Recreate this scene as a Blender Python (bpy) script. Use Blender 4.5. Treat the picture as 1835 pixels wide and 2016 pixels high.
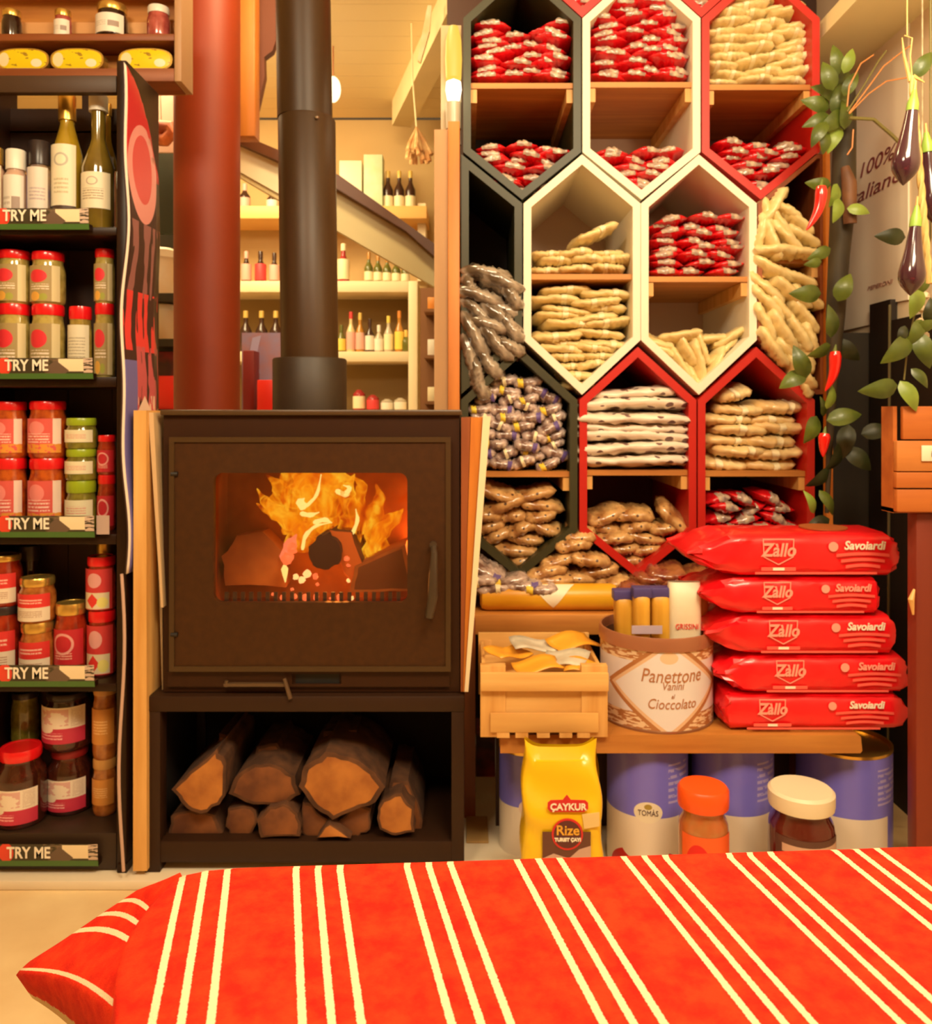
import bpy, bmesh, math, random
from mathutils import Vector, Matrix
random.seed(7)
PI = math.pi
F = 1640.0; CX = 917.5; HY = 815.0; CZ = 1.0       # focal length in pixels, principal column, horizon row, eye height
col = bpy.context.scene.collection
for o in list(bpy.data.objects): bpy.data.objects.remove(o)
sc = bpy.context.scene
# ---------------------------------------------------------------- camera, light, exposure
cd = bpy.data.cameras.new('camera'); cam = bpy.data.objects.new('camera', cd); col.objects.link(cam)
cam.location = (0, 0, CZ); cam.rotation_euler = (PI/2, 0, 0)
cd.sensor_fit = 'HORIZONTAL'; cd.sensor_width = 36; cd.lens = 36*F/1835
cd.shift_y = -(1008-HY)/1835; cd.clip_start = 0.02
cd.dof.use_dof = True; cd.dof.focus_distance = 0.62; cd.dof.aperture_fstop = 20.0
sc.camera = cam
sc.view_settings.view_transform = 'Standard'; sc.view_settings.look = 'None'
sc.view_settings.exposure = 0.0; sc.view_settings.gamma = 1.0; sc.view_settings.use_curve_mapping = False
w = bpy.data.worlds.new('world'); sc.world = w; w.use_nodes = True
w.node_tree.nodes['Background'].inputs[0].default_value = (1, .62, .3, 1)
w.node_tree.nodes['Background'].inputs[1].default_value = .10
WARM = (1, .82, .54)
def area(loc, target, size, e, c=WARM, sy=None):
    l = bpy.data.lights.new('room_light', 'AREA'); l.energy = e; l.color = c; l.size = size
    if sy: l.shape = 'RECTANGLE'; l.size_y = sy
    o = bpy.data.objects.new('room_light', l); col.objects.link(o); o.location = loc
    o.rotation_euler = (Vector(target)-Vector(loc)).to_track_quat('-Z', 'Y').to_euler(); return o
def point(loc, e, c=WARM, r=.05):
    l = bpy.data.lights.new('lamp_light', 'POINT'); l.energy = e; l.color = c; l.shadow_soft_size = r
    o = bpy.data.objects.new('lamp_light', l); col.objects.link(o); o.location = loc; return o
area((.5, .35, 2.42), (.35, 1.9, .7), .7, 54)          # ceiling lamps over the customer's side
area((-.7, .1, 2.40), (-.3, 1.9, .9), .5, 30)
area((-1.1, 3.1, 2.42), (-.6, 3.5, .4), .7, 46, (1, .77, .42))
area((-.35, 2.05, 2.44), (-.35, 3.1, 1.2), .25, 17, (1, .76, .40))      # back room; this second light is added to brighten stair and column
point((.76, 1.18, 1.72), 9, (1, .85, .52), .06)  # unseen light added out of frame to brighten poster and right ceiling
point((-.12, 1.99, .68), 1.9, (1, .34, .06), .04)
point((-.30, 1.93, .62), .7, (1, .32, .05), .03)                # the fire itself

# ---------------------------------------------------------------- helpers
def X(px, D): return (px-CX)*D/F
def Z(py, D): return CZ-(py-HY)*D/F
def S(n, D): return n*D/F
def P(px, py, D): return Vector((X(px, D), D, Z(py, D)))
def wl(o):
    v = Vector((0, 0, 0))
    while o: v += o.location; o = o.parent
    return v
def props(o, label=None, cat=None, group=None, kind=None):
    if label: o['label'] = label
    if cat: o['category'] = cat
    if group: o['group'] = group
    if kind: o['kind'] = kind
    return o
def thing(name, label, cat, loc, group=None):
    o = bpy.data.objects.new(name, None); col.objects.link(o); o.location = loc
    o.empty_display_size = .02
    return props(o, label, cat, group)
def obj(name, bm, mats, parent=None, smooth=True, label=None, cat=None, group=None, kind=None, flip=True):
    """bm is in world coordinates; origin goes to the parent's or to the base centre"""
    if flip: bmesh.ops.recalc_face_normals(bm, faces=bm.faces)
    if parent: off = wl(parent)
    else:
        xs = [v.co.x for v in bm.verts]; ys = [v.co.y for v in bm.verts]; zs = [v.co.z for v in bm.verts]
        off = Vector(((min(xs)+max(xs))/2, (min(ys)+max(ys))/2, min(zs)))
    for v in bm.verts: v.co -= off
    me = bpy.data.meshes.new(name); bm.to_mesh(me); bm.free()
    for p in me.polygons: p.use_smooth = smooth
    if not isinstance(mats, (list, tuple)): mats = [mats]
    for m in mats: me.materials.append(m)
    if smooth:
        me.set_sharp_from_angle(angle=math.radians(38))
    o = bpy.data.objects.new(name, me); col.objects.link(o)
    if parent: o.parent = parent
    else: o.location = off
    return props(o, label, cat, group, kind)
def nb(): return bmesh.new()
def box(bm, x0, x1, y0, y1, z0, z1, mi=0, bev=0.0, M=None):
    r = bmesh.ops.create_cube(bm, size=1)
    vs = r['verts']
    for v in vs:
        v.co = Vector(((x0+x1)/2+v.co.x*(x1-x0), (y0+y1)/2+v.co.y*(y1-y0), (z0+z1)/2+v.co.z*(z1-z0)))
    fs = list({f for v in vs for f in v.link_faces})
    for f in fs: f.material_index = mi
    if bev > 0:
        es = list({e for v in vs for e in v.link_edges})
        g = bmesh.ops.bevel(bm, geom=es, offset=bev, segments=2, affect='EDGES', profile=.5)
        vs = list({v for f in g['faces'] for v in f.verts}); 
        for f in g['faces']: f.material_index = mi
    if M is not None:
        for v in vs: v.co = M @ v.co
    return bm
def pbox(bm, px0, px1, py0, py1, D0, D1, mi=0, bev=0.0):      # rectangle measured at its front plane D0, depth to D1
    return box(bm, X(px0, D0), X(px1, D0), D0, D1, Z(py1, D0), Z(py0, D0), mi, bev)
def lathe(bm, prof, cx, cy, z0, seg=24, mi=0, wob=0.0):
    rings = []
    for r, z in prof:
        if r < 1e-6: rings.append([bm.verts.new((cx, cy, z0+z))]); continue
        rings.append([bm.verts.new((cx+r*math.cos(2*PI*i/seg), cy+r*math.sin(2*PI*i/seg), z0+z)) for i in range(seg)])
    for a, b in zip(rings, rings[1:]):
        for i in range(seg):
            j = (i+1) % seg
            if len(a) == 1 and len(b) == 1: continue
            if len(a) == 1: f = bm.faces.new((a[0], b[i], b[j]))
            elif len(b) == 1: f = bm.faces.new((a[i], a[j], b[0]))
            else: f = bm.faces.new((a[i], a[j], b[j], b[i]))
            f.material_index = mi
    return bm
def tube(bm, pts, r, seg=10, mi=0, cap=True, flat=1.0):
    pts = [Vector(p) for p in pts]; n = len(pts)
    rs = r if isinstance(r, (list, tuple)) else [r]*n
    rings = []; prev = None
    for i, p in enumerate(pts):
        t = (pts[min(i+1, n-1)]-pts[max(i-1, 0)]).normalized()
        if prev is None:
            u = t.orthogonal().normalized()
        else:
            u = (prev - t*prev.dot(t)); u = u.normalized() if u.length > 1e-6 else t.orthogonal().normalized()
        prev = u; v = t.cross(u)
        rings.append([bm.verts.new(p+(u*math.cos(2*PI*k/seg)+v*math.sin(2*PI*k/seg)*flat)*rs[i]) for k in range(seg)])
    for a, b in zip(rings, rings[1:]):
        for k in range(seg):
            f = bm.faces.new((a[k], a[(k+1) % seg], b[(k+1) % seg], b[k])); f.material_index = mi
    if cap:
        f = bm.faces.new(rings[0]); f.material_index = mi
        f = bm.faces.new(list(reversed(rings[-1]))); f.material_index = mi
    return bm
def grid(bm, fn, nu, nv, mi=0):
    uvl = bm.loops.layers.uv.verify()
    V = [[bm.verts.new(fn(i/nu, j/nv)) for j in range(nv+1)] for i in range(nu+1)]
    for i in range(nu):
        for j in range(nv):
            f = bm.faces.new((V[i][j], V[i+1][j], V[i+1][j+1], V[i][j+1])); f.material_index = mi
            for l, (a, b) in zip(f.loops, ((i, j), (i+1, j), (i+1, j+1), (i, j+1))): l[uvl].uv = (a/nu, b/nv)
    return bm
def prism(bm, poly, y0, y1, mi=0, capmi=None, back=True):      # poly of (x, z)
    a = [bm.verts.new((x, y0, z)) for x, z in poly]; b = [bm.verts.new((x, y1, z)) for x, z in poly]
    n = len(poly)
    for i in range(n):
        f = bm.faces.new((a[i], a[(i+1) % n], b[(i+1) % n], b[i])); f.material_index = mi
    f = bm.faces.new(a); f.material_index = mi if capmi is None else capmi
    if back: f = bm.faces.new(list(reversed(b))); f.material_index = mi if capmi is None else capmi
    return bm
def ringprism(bm, out, inn, y0, y1, mi=0):
    n = len(out)
    R = [[bm.verts.new((x, y, z)) for x, z in poly] for poly, y in ((out, y0), (inn, y0), (inn, y1), (out, y1))]
    for k in range(4):
        a, b = R[k], R[(k+1) % 4]
        for i in range(n):
            f = bm.faces.new((a[i], a[(i+1) % n], b[(i+1) % n], b[i])); f.material_index = mi
    return bm
def inset(poly, t):
    n = len(poly); out = []
    A = sum(poly[i][0]*poly[(i+1) % n][1]-poly[(i+1) % n][0]*poly[i][1] for i in range(n))
    s = 1 if A > 0 else -1
    for i in range(n):
        p0, p1, p2 = Vector(poly[i-1]), Vector(poly[i]), Vector(poly[(i+1) % n])
        d1 = (p1-p0).normalized(); d2 = (p2-p1).normalized()
        n1 = Vector((-d1.y, d1.x))*s; n2 = Vector((-d2.y, d2.x))*s
        b = (n1+n2); k = t/max(.2, (1+n1.dot(n2)))
        q = p1+b*k; out.append((q.x, q.y))
    return out
def rrect(x0, x1, z0, z1, r, k=6):
    out = []
    for cx, cz, a0 in ((x1-r, z1-r, 0), (x0+r, z1-r, 90), (x0+r, z0+r, 180), (x1-r, z0+r, 270)):
        for i in range(k+1):
            a = math.radians(a0+90*i/k); out.append((cx+r*math.cos(a), cz+r*math.sin(a)))
    return out
def text_bm(s, size, bold=0.0, extrude=0.0006, shear=0.0, sx=1.0):
    """a flat text mesh in local x (reading) / y (up), centred"""
    c = bpy.data.curves.new('t', 'FONT'); c.body = s; c.size = size; c.align_x = 'CENTER'; c.align_y = 'CENTER'
    c.extrude = extrude; c.offset = bold; c.shear = shear; c.resolution_u = 3
    o = bpy.data.objects.new('t', c); col.objects.link(o)
    bpy.context.view_layer.update()
    me = bpy.data.meshes.new_from_object(o.evaluated_get(bpy.context.evaluated_depsgraph_get()))
    bm = nb(); bm.from_mesh(me)
    bpy.data.objects.remove(o); bpy.data.curves.remove(c); bpy.data.meshes.remove(me)
    for v in bm.verts: v.co.x *= sx
    return bm
def text_front(s, size, at, mat, parent, name='lettering', bold=0.0, rot=0.0, shear=0.0, sx=1.0, label=None):
    """text facing the room (-y) centred at 'at'"""
    bm = text_bm(s, size, bold, shear=shear, sx=sx)
    ca, sa = math.cos(rot), math.sin(rot)
    for v in bm.verts:
        x, y, z = v.co; v.co = Vector((at[0]+x*ca-y*sa, at[1]-z, at[2]+x*sa+y*ca))
    return obj(name, bm, mat, parent, smooth=False, label=label)
def text_cyl(s, size, cx, cy, z, r, ang, mat, parent, bold=0.0, shear=0.0, sx=1.0):
    bm = text_bm(s, size, bold, shear=shear, sx=sx)
    for v in bm.verts:
        a = ang+v.co.x/r; rr = r+.0004+v.co.z
        v.co = Vector((cx+rr*math.sin(a), cy-rr*math.cos(a), z+v.co.y))
    return obj('lettering', bm, mat, parent, smooth=False)
# ---------------------------------------------------------------- materials
MC = {}
def mat(name, c, rough=.5, metal=0.0, var=0.0, scale=30, emit=0.0, c2=None, stretch=(1, 1, 1), coat=0.0, bump=0.0, spec=.5, detail=3):
    if name in MC: return MC[name]
    m = bpy.data.materials.new(name); m.use_nodes = True; nt = m.node_tree; N = nt.nodes; L = nt.links
    b = N['Principled BSDF']; b.inputs['Roughness'].default_value = rough; b.inputs['Metallic'].default_value = metal
    b.inputs['Coat Weight'].default_value = coat; b.inputs['Specular IOR Level'].default_value = spec
    b.inputs['Base Color'].default_value = (*c, 1)
    if emit: b.inputs['Emission Color'].default_value = (*c, 1); b.inputs['Emission Strength'].default_value = emit
    if var or c2 or bump:
        tc = N.new('ShaderNodeTexCoord'); mp = N.new('ShaderNodeMapping'); mp.inputs['Scale'].default_value = stretch
        L.new(tc.outputs['Object'], mp.inputs[0])
        nz = N.new('ShaderNodeTexNoise'); nz.inputs['Scale'].default_value = scale; nz.inputs['Detail'].default_value = detail
        L.new(mp.outputs[0], nz.inputs[0])
        if var or c2:
            r = N.new('ShaderNodeValToRGB'); r.color_ramp.elements[0].position = .35; r.color_ramp.elements[1].position = .65
            a = c2 if c2 else tuple(max(0, k*(1-var)) for k in c); d = c if c2 else tuple(min(1, k*(1+var)) for k in c)
            r.color_ramp.elements[0].color = (*a, 1); r.color_ramp.elements[1].color = (*d, 1)
            L.new(nz.outputs[0], r.inputs[0]); L.new(r.outputs[0], b.inputs['Base Color'])
        if bump:
            bp = N.new('ShaderNodeBump'); bp.inputs['Strength'].default_value = bump; bp.inputs['Distance'].default_value = .004
            L.new(nz.outputs[0], bp.inputs['Height']); L.new(bp.outputs[0], b.inputs['Normal'])
    MC[name] = m; return m
def uvmat(name, base, shapes, rough=.45, metal=0.0, noise=0.0, coat=0.0):
    """printed surface: shapes drawn in UV space, later ones on top"""
    if name in MC: return MC[name]
    m = bpy.data.materials.new(name); m.use_nodes = True; nt = m.node_tree; N = nt.nodes; L = nt.links
    b = N['Principled BSDF']; b.inputs['Roughness'].default_value = rough; b.inputs['Metallic'].default_value = metal
    b.inputs['Coat Weight'].default_value = coat
    uv = N.new('ShaderNodeUVMap'); sp = N.new('ShaderNodeSeparateXYZ'); L.new(uv.outputs[0], sp.inputs[0])
    U, V = sp.outputs[0], sp.outputs[1]
    def mt(op, a, c=None, d=None):
        n = N.new('ShaderNodeMath'); n.operation = op
        for i, q in enumerate((a, c, d)):
            if q is None: continue
            if isinstance(q, (int, float)): n.inputs[i].default_value = q
            else: L.new(q, n.inputs[i])
        return n.outputs[0]
    nz = N.new('ShaderNodeTexNoise'); nz.inputs['Scale'].default_value = 14; nz.inputs['Detail'].default_value = 3
    mp = N.new('ShaderNodeMapping'); L.new(uv.outputs[0], mp.inputs[0]); mp.inputs['Scale'].default_value = (3, 1, 1); L.new(mp.outputs[0], nz.inputs[0])
    rgb = N.new('ShaderNodeRGB'); rgb.outputs[0].default_value = (*base, 1); cur = rgb.outputs[0]
    for s in shapes:
        k = s[0]
        if k in ('rect', 'lines', 'blot'):
            _, u0, v0, u1, v1, c = s[:6]
            f = mt('MULTIPLY', mt('MULTIPLY', mt('GREATER_THAN', U, u0), mt('LESS_THAN', U, u1)), mt('MULTIPLY', mt('GREATER_THAN', V, v0), mt('LESS_THAN', V, v1)))
            if k == 'lines':
                f = mt('MULTIPLY', f, mt('GREATER_THAN', mt('FRACT', mt('MULTIPLY', V, s[6])), .5))
                f = mt('MULTIPLY', f, mt('GREATER_THAN', nz.outputs[0], .42))
            if k == 'blot':
                nn = N.new('ShaderNodeTexNoise'); nn.inputs['Scale'].default_value = s[6]; L.new(uv.outputs[0], nn.inputs[0])
                f = mt('MULTIPLY', f, mt('GREATER_THAN', nn.outputs[0], s[7]))
        else:
            _, cu, cv, ru, rv, c = s[:6]
            du = mt('DIVIDE', mt('SUBTRACT', U, cu), ru); dv = mt('DIVIDE', mt('SUBTRACT', V, cv), rv)
            if k in ('disc', 'ring'): d = mt('ADD', mt('MULTIPLY', du, du), mt('MULTIPLY', dv, dv))
            else: d = mt('ADD', mt('ABSOLUTE', du), mt('ABSOLUTE', dv))
            f = mt('LESS_THAN', d, 1.0)
            if k in ('ring', 'dring'): f = mt('MULTIPLY', f, mt('GREATER_THAN', d, s[6]))
        mx = N.new('ShaderNodeMixRGB'); L.new(f, mx.inputs[0]); L.new(cur, mx.inputs[1]); mx.inputs[2].default_value = (*c, 1); cur = mx.outputs[0]
    if noise:
        n2 = N.new('ShaderNodeTexNoise'); n2.inputs['Scale'].default_value = 9; L.new(uv.outputs[0], n2.inputs[0])
        mx = N.new('ShaderNodeMixRGB'); mx.blend_type = 'MULTIPLY'; mx.inputs[0].default_value = noise
        L.new(cur, mx.inputs[1]); L.new(n2.outputs[0], mx.inputs[2]); cur = mx.outputs[0]
    L.new(cur, b.inputs['Base Color']); MC[name] = m; return m
def emis(name, c, s):
    if name in MC: return MC[name]
    m = bpy.data.materials.new(name); m.use_nodes = True; N = m.node_tree.nodes; b = N['Principled BSDF']
    b.inputs['Base Color'].default_value = (0, 0, 0, 1); b.inputs['Emission Color'].default_value = (*c, 1); b.inputs['Emission Strength'].default_value = s
    MC[name] = m; return m
def woodmat(name, c, c2, axis='z', rough=.5, scale=14):
    st = {'x': (.08, 1, 1), 'y': (1, .08, 1), 'z': (1, 1, .08)}[axis]
    return mat(name, c, rough, c2=c2, scale=scale*2.2, stretch=st, bump=.08, detail=6)
def clearglass(name, tint=(1, 1, 1), gloss=.08):
    if name in MC: return MC[name]
    m = bpy.data.materials.new(name); m.use_nodes = True; N = m.node_tree.nodes; L = m.node_tree.links
    N.remove(N['Principled BSDF']); out = N['Material Output']
    t = N.new('ShaderNodeBsdfTransparent'); t.inputs[0].default_value = (*tint, 1)
    g = N.new('ShaderNodeBsdfGlossy'); g.inputs['Roughness'].default_value = .05
    mx = N.new('ShaderNodeMixShader'); mx.inputs[0].default_value = gloss
    L.new(t.outputs[0], mx.inputs[1]); L.new(g.outputs[0], mx.inputs[2]); L.new(mx.outputs[0], out.inputs[0])
    MC[name] = m; return m
M = dict(
 white=mat('white_paint', (.86, .76, .56), .45), cream=mat('cream_paint', (.80, .66, .38), .6, var=.05, scale=4),
 iron=mat('stove_enamel', (.050, .017, .0035), .45, var=.12, scale=60, spec=.3), iron2=mat('stove_plate', (.034, .010, .002), .5, spec=.25),
 black=mat('black_laminate', (.020, .006, .0015), .4, spec=.3), backb=mat('rack_back', (.030, .008, .002), .6, var=.3, scale=8),
 pipe=mat('flue_steel', (.046, .020, .005), .42, var=.25, scale=12, stretch=(1, 1, .15), spec=.35),
 redcol=mat('red_column_paint', (.25, .026, .001), .55, var=.06, scale=5),
 pine=woodmat('pine_board', (.80, .46, .15), (.62, .30, .07)), pinex=woodmat('pine_board_x', (.82, .50, .17), (.66, .34, .09), 'x'),
 oak=woodmat('oak_board', (.58, .24, .045), (.42, .15, .025), 'x'), brown=woodmat('brown_board', (.30, .085, .018), (.20, .05, .01), 'x'),
 brownz=woodmat('brown_post', (.30, .075, .015), (.20, .045, .01), 'z'),
 orangez=woodmat('orange_post', (.62, .20, .02), (.48, .13, .012), 'z'),
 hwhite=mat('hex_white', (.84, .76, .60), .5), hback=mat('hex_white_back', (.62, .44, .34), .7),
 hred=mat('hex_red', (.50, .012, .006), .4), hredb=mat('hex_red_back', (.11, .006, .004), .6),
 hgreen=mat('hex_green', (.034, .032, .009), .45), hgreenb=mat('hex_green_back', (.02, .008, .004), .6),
 redlid=mat('red_lid', (.78, .008, .012), .25, coat=.5), greenlid=mat('green_lid', (.32, .42, .015), .3), goldlid=mat('gold_lid', (.75, .50, .12), .25, metal=.8),
 whitecap=mat('white_cap', (.80, .74, .62), .35), blackcap=mat('black_cap', (.03, .02, .02), .3), orangelid=mat('orange_lid', (.85, .10, .01), .35),
 bluetin=mat('blue_tin', (.19, .17, .75), .35), txtw=mat('lettering_white', (.90, .82, .66), .5), txtb=mat('lettering_dark', (.10, .045, .04), .5),
 txtp=mat('lettering_pink', (.95, .36, .28), .5), txtr=mat('lettering_red', (.8, .05, .04), .5), txtbr=mat('lettering_bronze', (.42, .17, .07), .4),
 silver=mat('silver', (.6, .55, .5), .25, metal=1.0), gold=mat('gold', (.8, .5, .1), .3, metal=.9),
)
# ================================================================= the setting
XR = 1.12; YB = 4.25
floor_m = mat('floor_stone', (.86, .66, .36), .6, c2=(.74, .52, .26), scale=5, detail=6)
obj('floor', box(nb(), -2.6, 2.6, -1.6, YB, -.05, 0), floor_m, smooth=False, kind='structure')
ceil_m = mat('ceiling_slats', (.84, .70, .42), .6)
b_ = nb(); box(b_, -2.6, 2.6, -1.6, YB, 2.515, 2.56)
for k in range(44): box(b_, -2.6, 2.6, -1.5+k*.13, -1.5+k*.13+.1275, 2.5, 2.516)
obj('ceiling', b_, ceil_m, smooth=False, kind='structure')
obj('wall_back', box(nb(), -2.6, 2.6, YB, YB+.05, 0, 2.5), mat('ochre_wall', (.62, .42, .18), .8, var=.05, scale=3), smooth=False, kind='structure')
obj('wall_left', box(nb(), -2.65, -2.6, -1.6, YB, 0, 2.5), M['cream'], smooth=False, kind='structure')
wall_m = mat('plaster_wall', (.76, .60, .40), .75, var=.04, scale=3)
obj('wall_right', box(nb(), XR, XR+.05, -1.6, YB, 0, 2.5), wall_m, smooth=False, kind='structure')
obj('wall_behind', box(nb(), -2.6, 2.6, -1.65, -1.6, 0, 2.5), M['cream'], smooth=False, kind='structure')
obj('ceiling_right', box(nb(), .93, XR, 1.6, 2.66, 1.985, 2.03), mat('soffit_paint', (.88, .80, .46), .6, var=.04, scale=3), smooth=False, kind='structure')
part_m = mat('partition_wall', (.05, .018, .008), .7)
obj('wall_partition', box(nb(), X(880, 2.66), XR, 2.66, 2.72, 0, 2.5), part_m, smooth=False, kind='structure')
obj('trim_1', box(nb(), -2.6, .93, 1.747, 2.9, 0, .02, bev=.004), mat('hearth_slab', (.78, .66, .48), .5, var=.05, scale=4), kind='structure', label='pale stone slab under the stove and racks')
bm = nb()      # ceiling beam running away diagonally
a, b = Vector((-.31, 4.0, 0)), Vector((.02, 2.72, 0)); d = (b-a).normalized(); n = Vector((-d.y, d.x, 0))*.045
vs = [bm.verts.new((p.x, p.y, z)) for z in (2.38, 2.5) for p in (a+n, a-n, b-n, b+n)]
for f in ((0, 1, 2, 3), (4, 5, 6, 7), (0, 1, 5, 4), (1, 2, 6, 5), (2, 3, 7, 6), (3, 0, 4, 7)): bm.faces.new([vs[i] for i in f])
obj('trim_2', bm, M['cream'], smooth=False, kind='structure', label='cream ceiling beam running diagonally to the back')
HZ = .02
# ================================================================= the rack of jars on the left
DR = 1.78
rack = thing('display_rack', 'tall black display rack of jars and bottles left of the stove', 'rack', (X(60, DR), DR, HZ))
RX0 = X(-60, DR); RX1 = X(249, DR); RB = DR+.19
bm = nb(); box(bm, X(229, DR), RX1, DR, RB, Z(1722, DR), Z(118, DR), bev=.003); obj('side_panel', bm, M['black'], rack)
bm = nb(); box(bm, RX0-.02, RX0, DR, RB, HZ, Z(118, DR)); obj('side_panel', bm, M['black'], rack)
bm = nb()
for i, (a, c) in enumerate(((-60, 55), (57, 150), (152, 229))): box(bm, X(a, DR)-.0, X(c, DR), RB-.012, RB, Z(1700, DR), Z(440, DR))
obj('back_panel', bm, M['backb'], rack, smooth=False)
bm = nb(); box(bm, RX0, X(229, DR), RB-.03, RB, Z(285, DR), Z(208, DR)); box(bm, RX0, X(229, DR), RB-.03, RB, Z(212, DR), Z(160, DR)); obj('back_rail', bm, M['black'], rack)
obj('header_board', pbox(nb(), -60, 229, 148, 182, DR+.01, DR+.03, bev=.002), mat('header_brown', (.05, .022, .007), .5), rack)
obj('back_card', box(nb(), RX0, X(110, RB), RB-.016, RB-.013, Z(325, RB-.02), Z(250, RB-.02)), mat('card', (.72, .62, .46), .6), rack)
SH = []          # shelf top heights
for py0, py1 in ((447, 463), (742, 762), (1052, 1072), (1346, 1362), (1640, 1712)):
    obj('shelf', pbox(nb(), -60, 229, py0, py1, DR+.005, RB-.013, bev=.002), M['black'] if py0 != 1640 else mat('rack_plinth', (.03, .013, .005), .5), rack)
    SH.append(Z(py0, DR+.005))
obj('foot', box(nb(), X(232, DR), X(250, DR), DR-.002, DR+.03, HZ, Z(1700, DR)), M['black'], rack)
obj('foot', box(nb(), X(232, DR), X(250, DR), RB-.03, RB, HZ, Z(1700, DR)), M['black'], rack)
strip_m = uvmat('shelf_strip_print', (.05, .04, .02), [('disc', .33, .62, .055, .42, (.75, .06, .03)), ('blot', .60, .28, .74, 1, (.18, .12, .07), 9, .5),
    ('rect', .74, .36, .93, .96, (.85, .70, .45)), ('diam', .72, .40, .10, .5, (.14, .09, .06)), ('blot', .93, .3, 1, 1, (.6, .45, .35), 12, .5), ('rect', 0, 0, 1, .26, (.06, .15, .03))], rough=.35)
def strip(py0, py1, px1, D=DR-.012, pxo=0):
    x0, x1, z0, z1 = X(-75, D), X(px1, D), Z(py1, D), Z(py0, D)
    bm = nb(); grid(bm, lambda u, v: Vector((x0+(x1-x0)*u, D-.0005-.004*math.sin(v*PI*.6), z0+(z1-z0)*v)), 6, 5)
    s = obj('price_strip', bm, strip_m, rack, flip=False)
    text_front('TRY ME', S(31, D), (X(57+pxo, D), D-.006, z0+(z1-z0)*.62), M['txtw'], s, bold=.0006, sx=.82)
    obj('strip_rail', box(nb(), RX0, x1, D+.0005, DR+.004, z0, z0+.012), M['black'], rack)
for a, b, c, e in ((411, 452, 176, 0), (705, 746, 184, 4), (1015, 1058, 187, 6), (1308, 1352, 187, 4), (1660, 1705, 194, 8)): strip(a, b, c, pxo=e-6)
obj('price_tag', pbox(nb(), 190, 215, 1015, 1052, DR-.006, DR-.004), mat('pale_tag', (.5, .36, .3), .5), rack)
# the printed banner wrapped round the rack's right edge
ban_m = uvmat('banner_print', (.05, .02, .02), [('rect', 0, .80, 1, 1, (.55, .02, .03)), ('disc', .5, .80, .42, .10, (.75, .30, .28)), ('disc', .5, .81, .28, .07, (.65, .08, .08)),
    ('blot', 0, .55, 1, .70, (.30, .12, .12), 6, .5), ('blot', 0, .44, 1, .56, (.75, .05, .05), 7, .45), ('rect', 0, .0, .45, .42, (.16, .14, .40)), ('blot', .4, 0, 1, .45, (.55, .10, .12), 8, .42),
    ('blot', .4, 0, 1, .35, (.75, .5, .4), 11, .58), ('diam', .6, .3, .3, .05, (.8, .6, .5)), ('rect', 0, 0, .07, 1, (.8, .68, .55))], rough=.3)
BD0, BD1 = DR-.035, DR+.125
def ban(u, v):
    z = Z(1130, BD0)+(Z(122, BD0)-Z(1130, BD0))*v
    top = Z(122, BD0)-(u**1.8)*.20
    z = min(z, top) if v > .8 else z
    wv = .006*math.sin(v*9+1)+.004*math.sin(v*21)
    return Vector((X(250, DR)+.004+wv*(1-u*.6)+.014*u, BD0+(BD1-BD0)*u, z))
bm = nb(); grid(bm, ban, 8, 60)
bn = obj('banner', bm, ban_m, label='curved printed banner with red top and blue foot on the rack side', cat='banner', flip=False)
sol = bn.modifiers.new('thick', 'SOLIDIFY'); sol.thickness = .0035; sol.offset = 1
bm = nb()
tube(bm, [(X(251, DR)+.006*math.sin(k*.5), DR-.03, Z(1130, DR-.03)+(Z(1715, DR-.03)-Z(1130, DR-.03))*k/14) for k in range(15)], .0035, 8)
obj('banner_cord', bm, mat('cord_pink', (.55, .36, .28), .5), bn)

# ---------------------------------------------------------------- jars and bottles
def label_patch(parent, cx, cy, r, z0, z1, m, a0=-1.15, a1=1.15, name='label', nv=2):
    bm = nb(); grid(bm, lambda u, v: Vector((cx+(r+.0007)*math.sin(a0+(a1-a0)*u), cy-(r+.0007)*math.cos(a0+(a1-a0)*u), z0+(z1-z0)*v)), 14, nv)
    return obj(name, bm, m, parent, flip=False)
def body_mat(key):
    d = {'pickle': ((.42, .30, .06), (.26, .17, .03)), 'artichoke': ((.50, .38, .10), (.30, .22, .05)), 'pepper': ((.55, .10, .01), (.30, .03, .01)),
         'tomato': ((.38, .03, .008), (.20, .012, .004)), 'dark': ((.07, .012, .006), (.03, .006, .003)), 'orange': ((.50, .17, .03), (.30, .08, .015)),
         'pesto': ((.25, .22, .03), (.14, .12, .015)), 'black': ((.03, .012, .008), (.015, .006, .004)), 'pink': ((.45, .10, .08), (.3, .05, .04))}[key]
    return mat('contents_'+key, d[0], .12, c2=d[1], scale=55, coat=.7)
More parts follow.
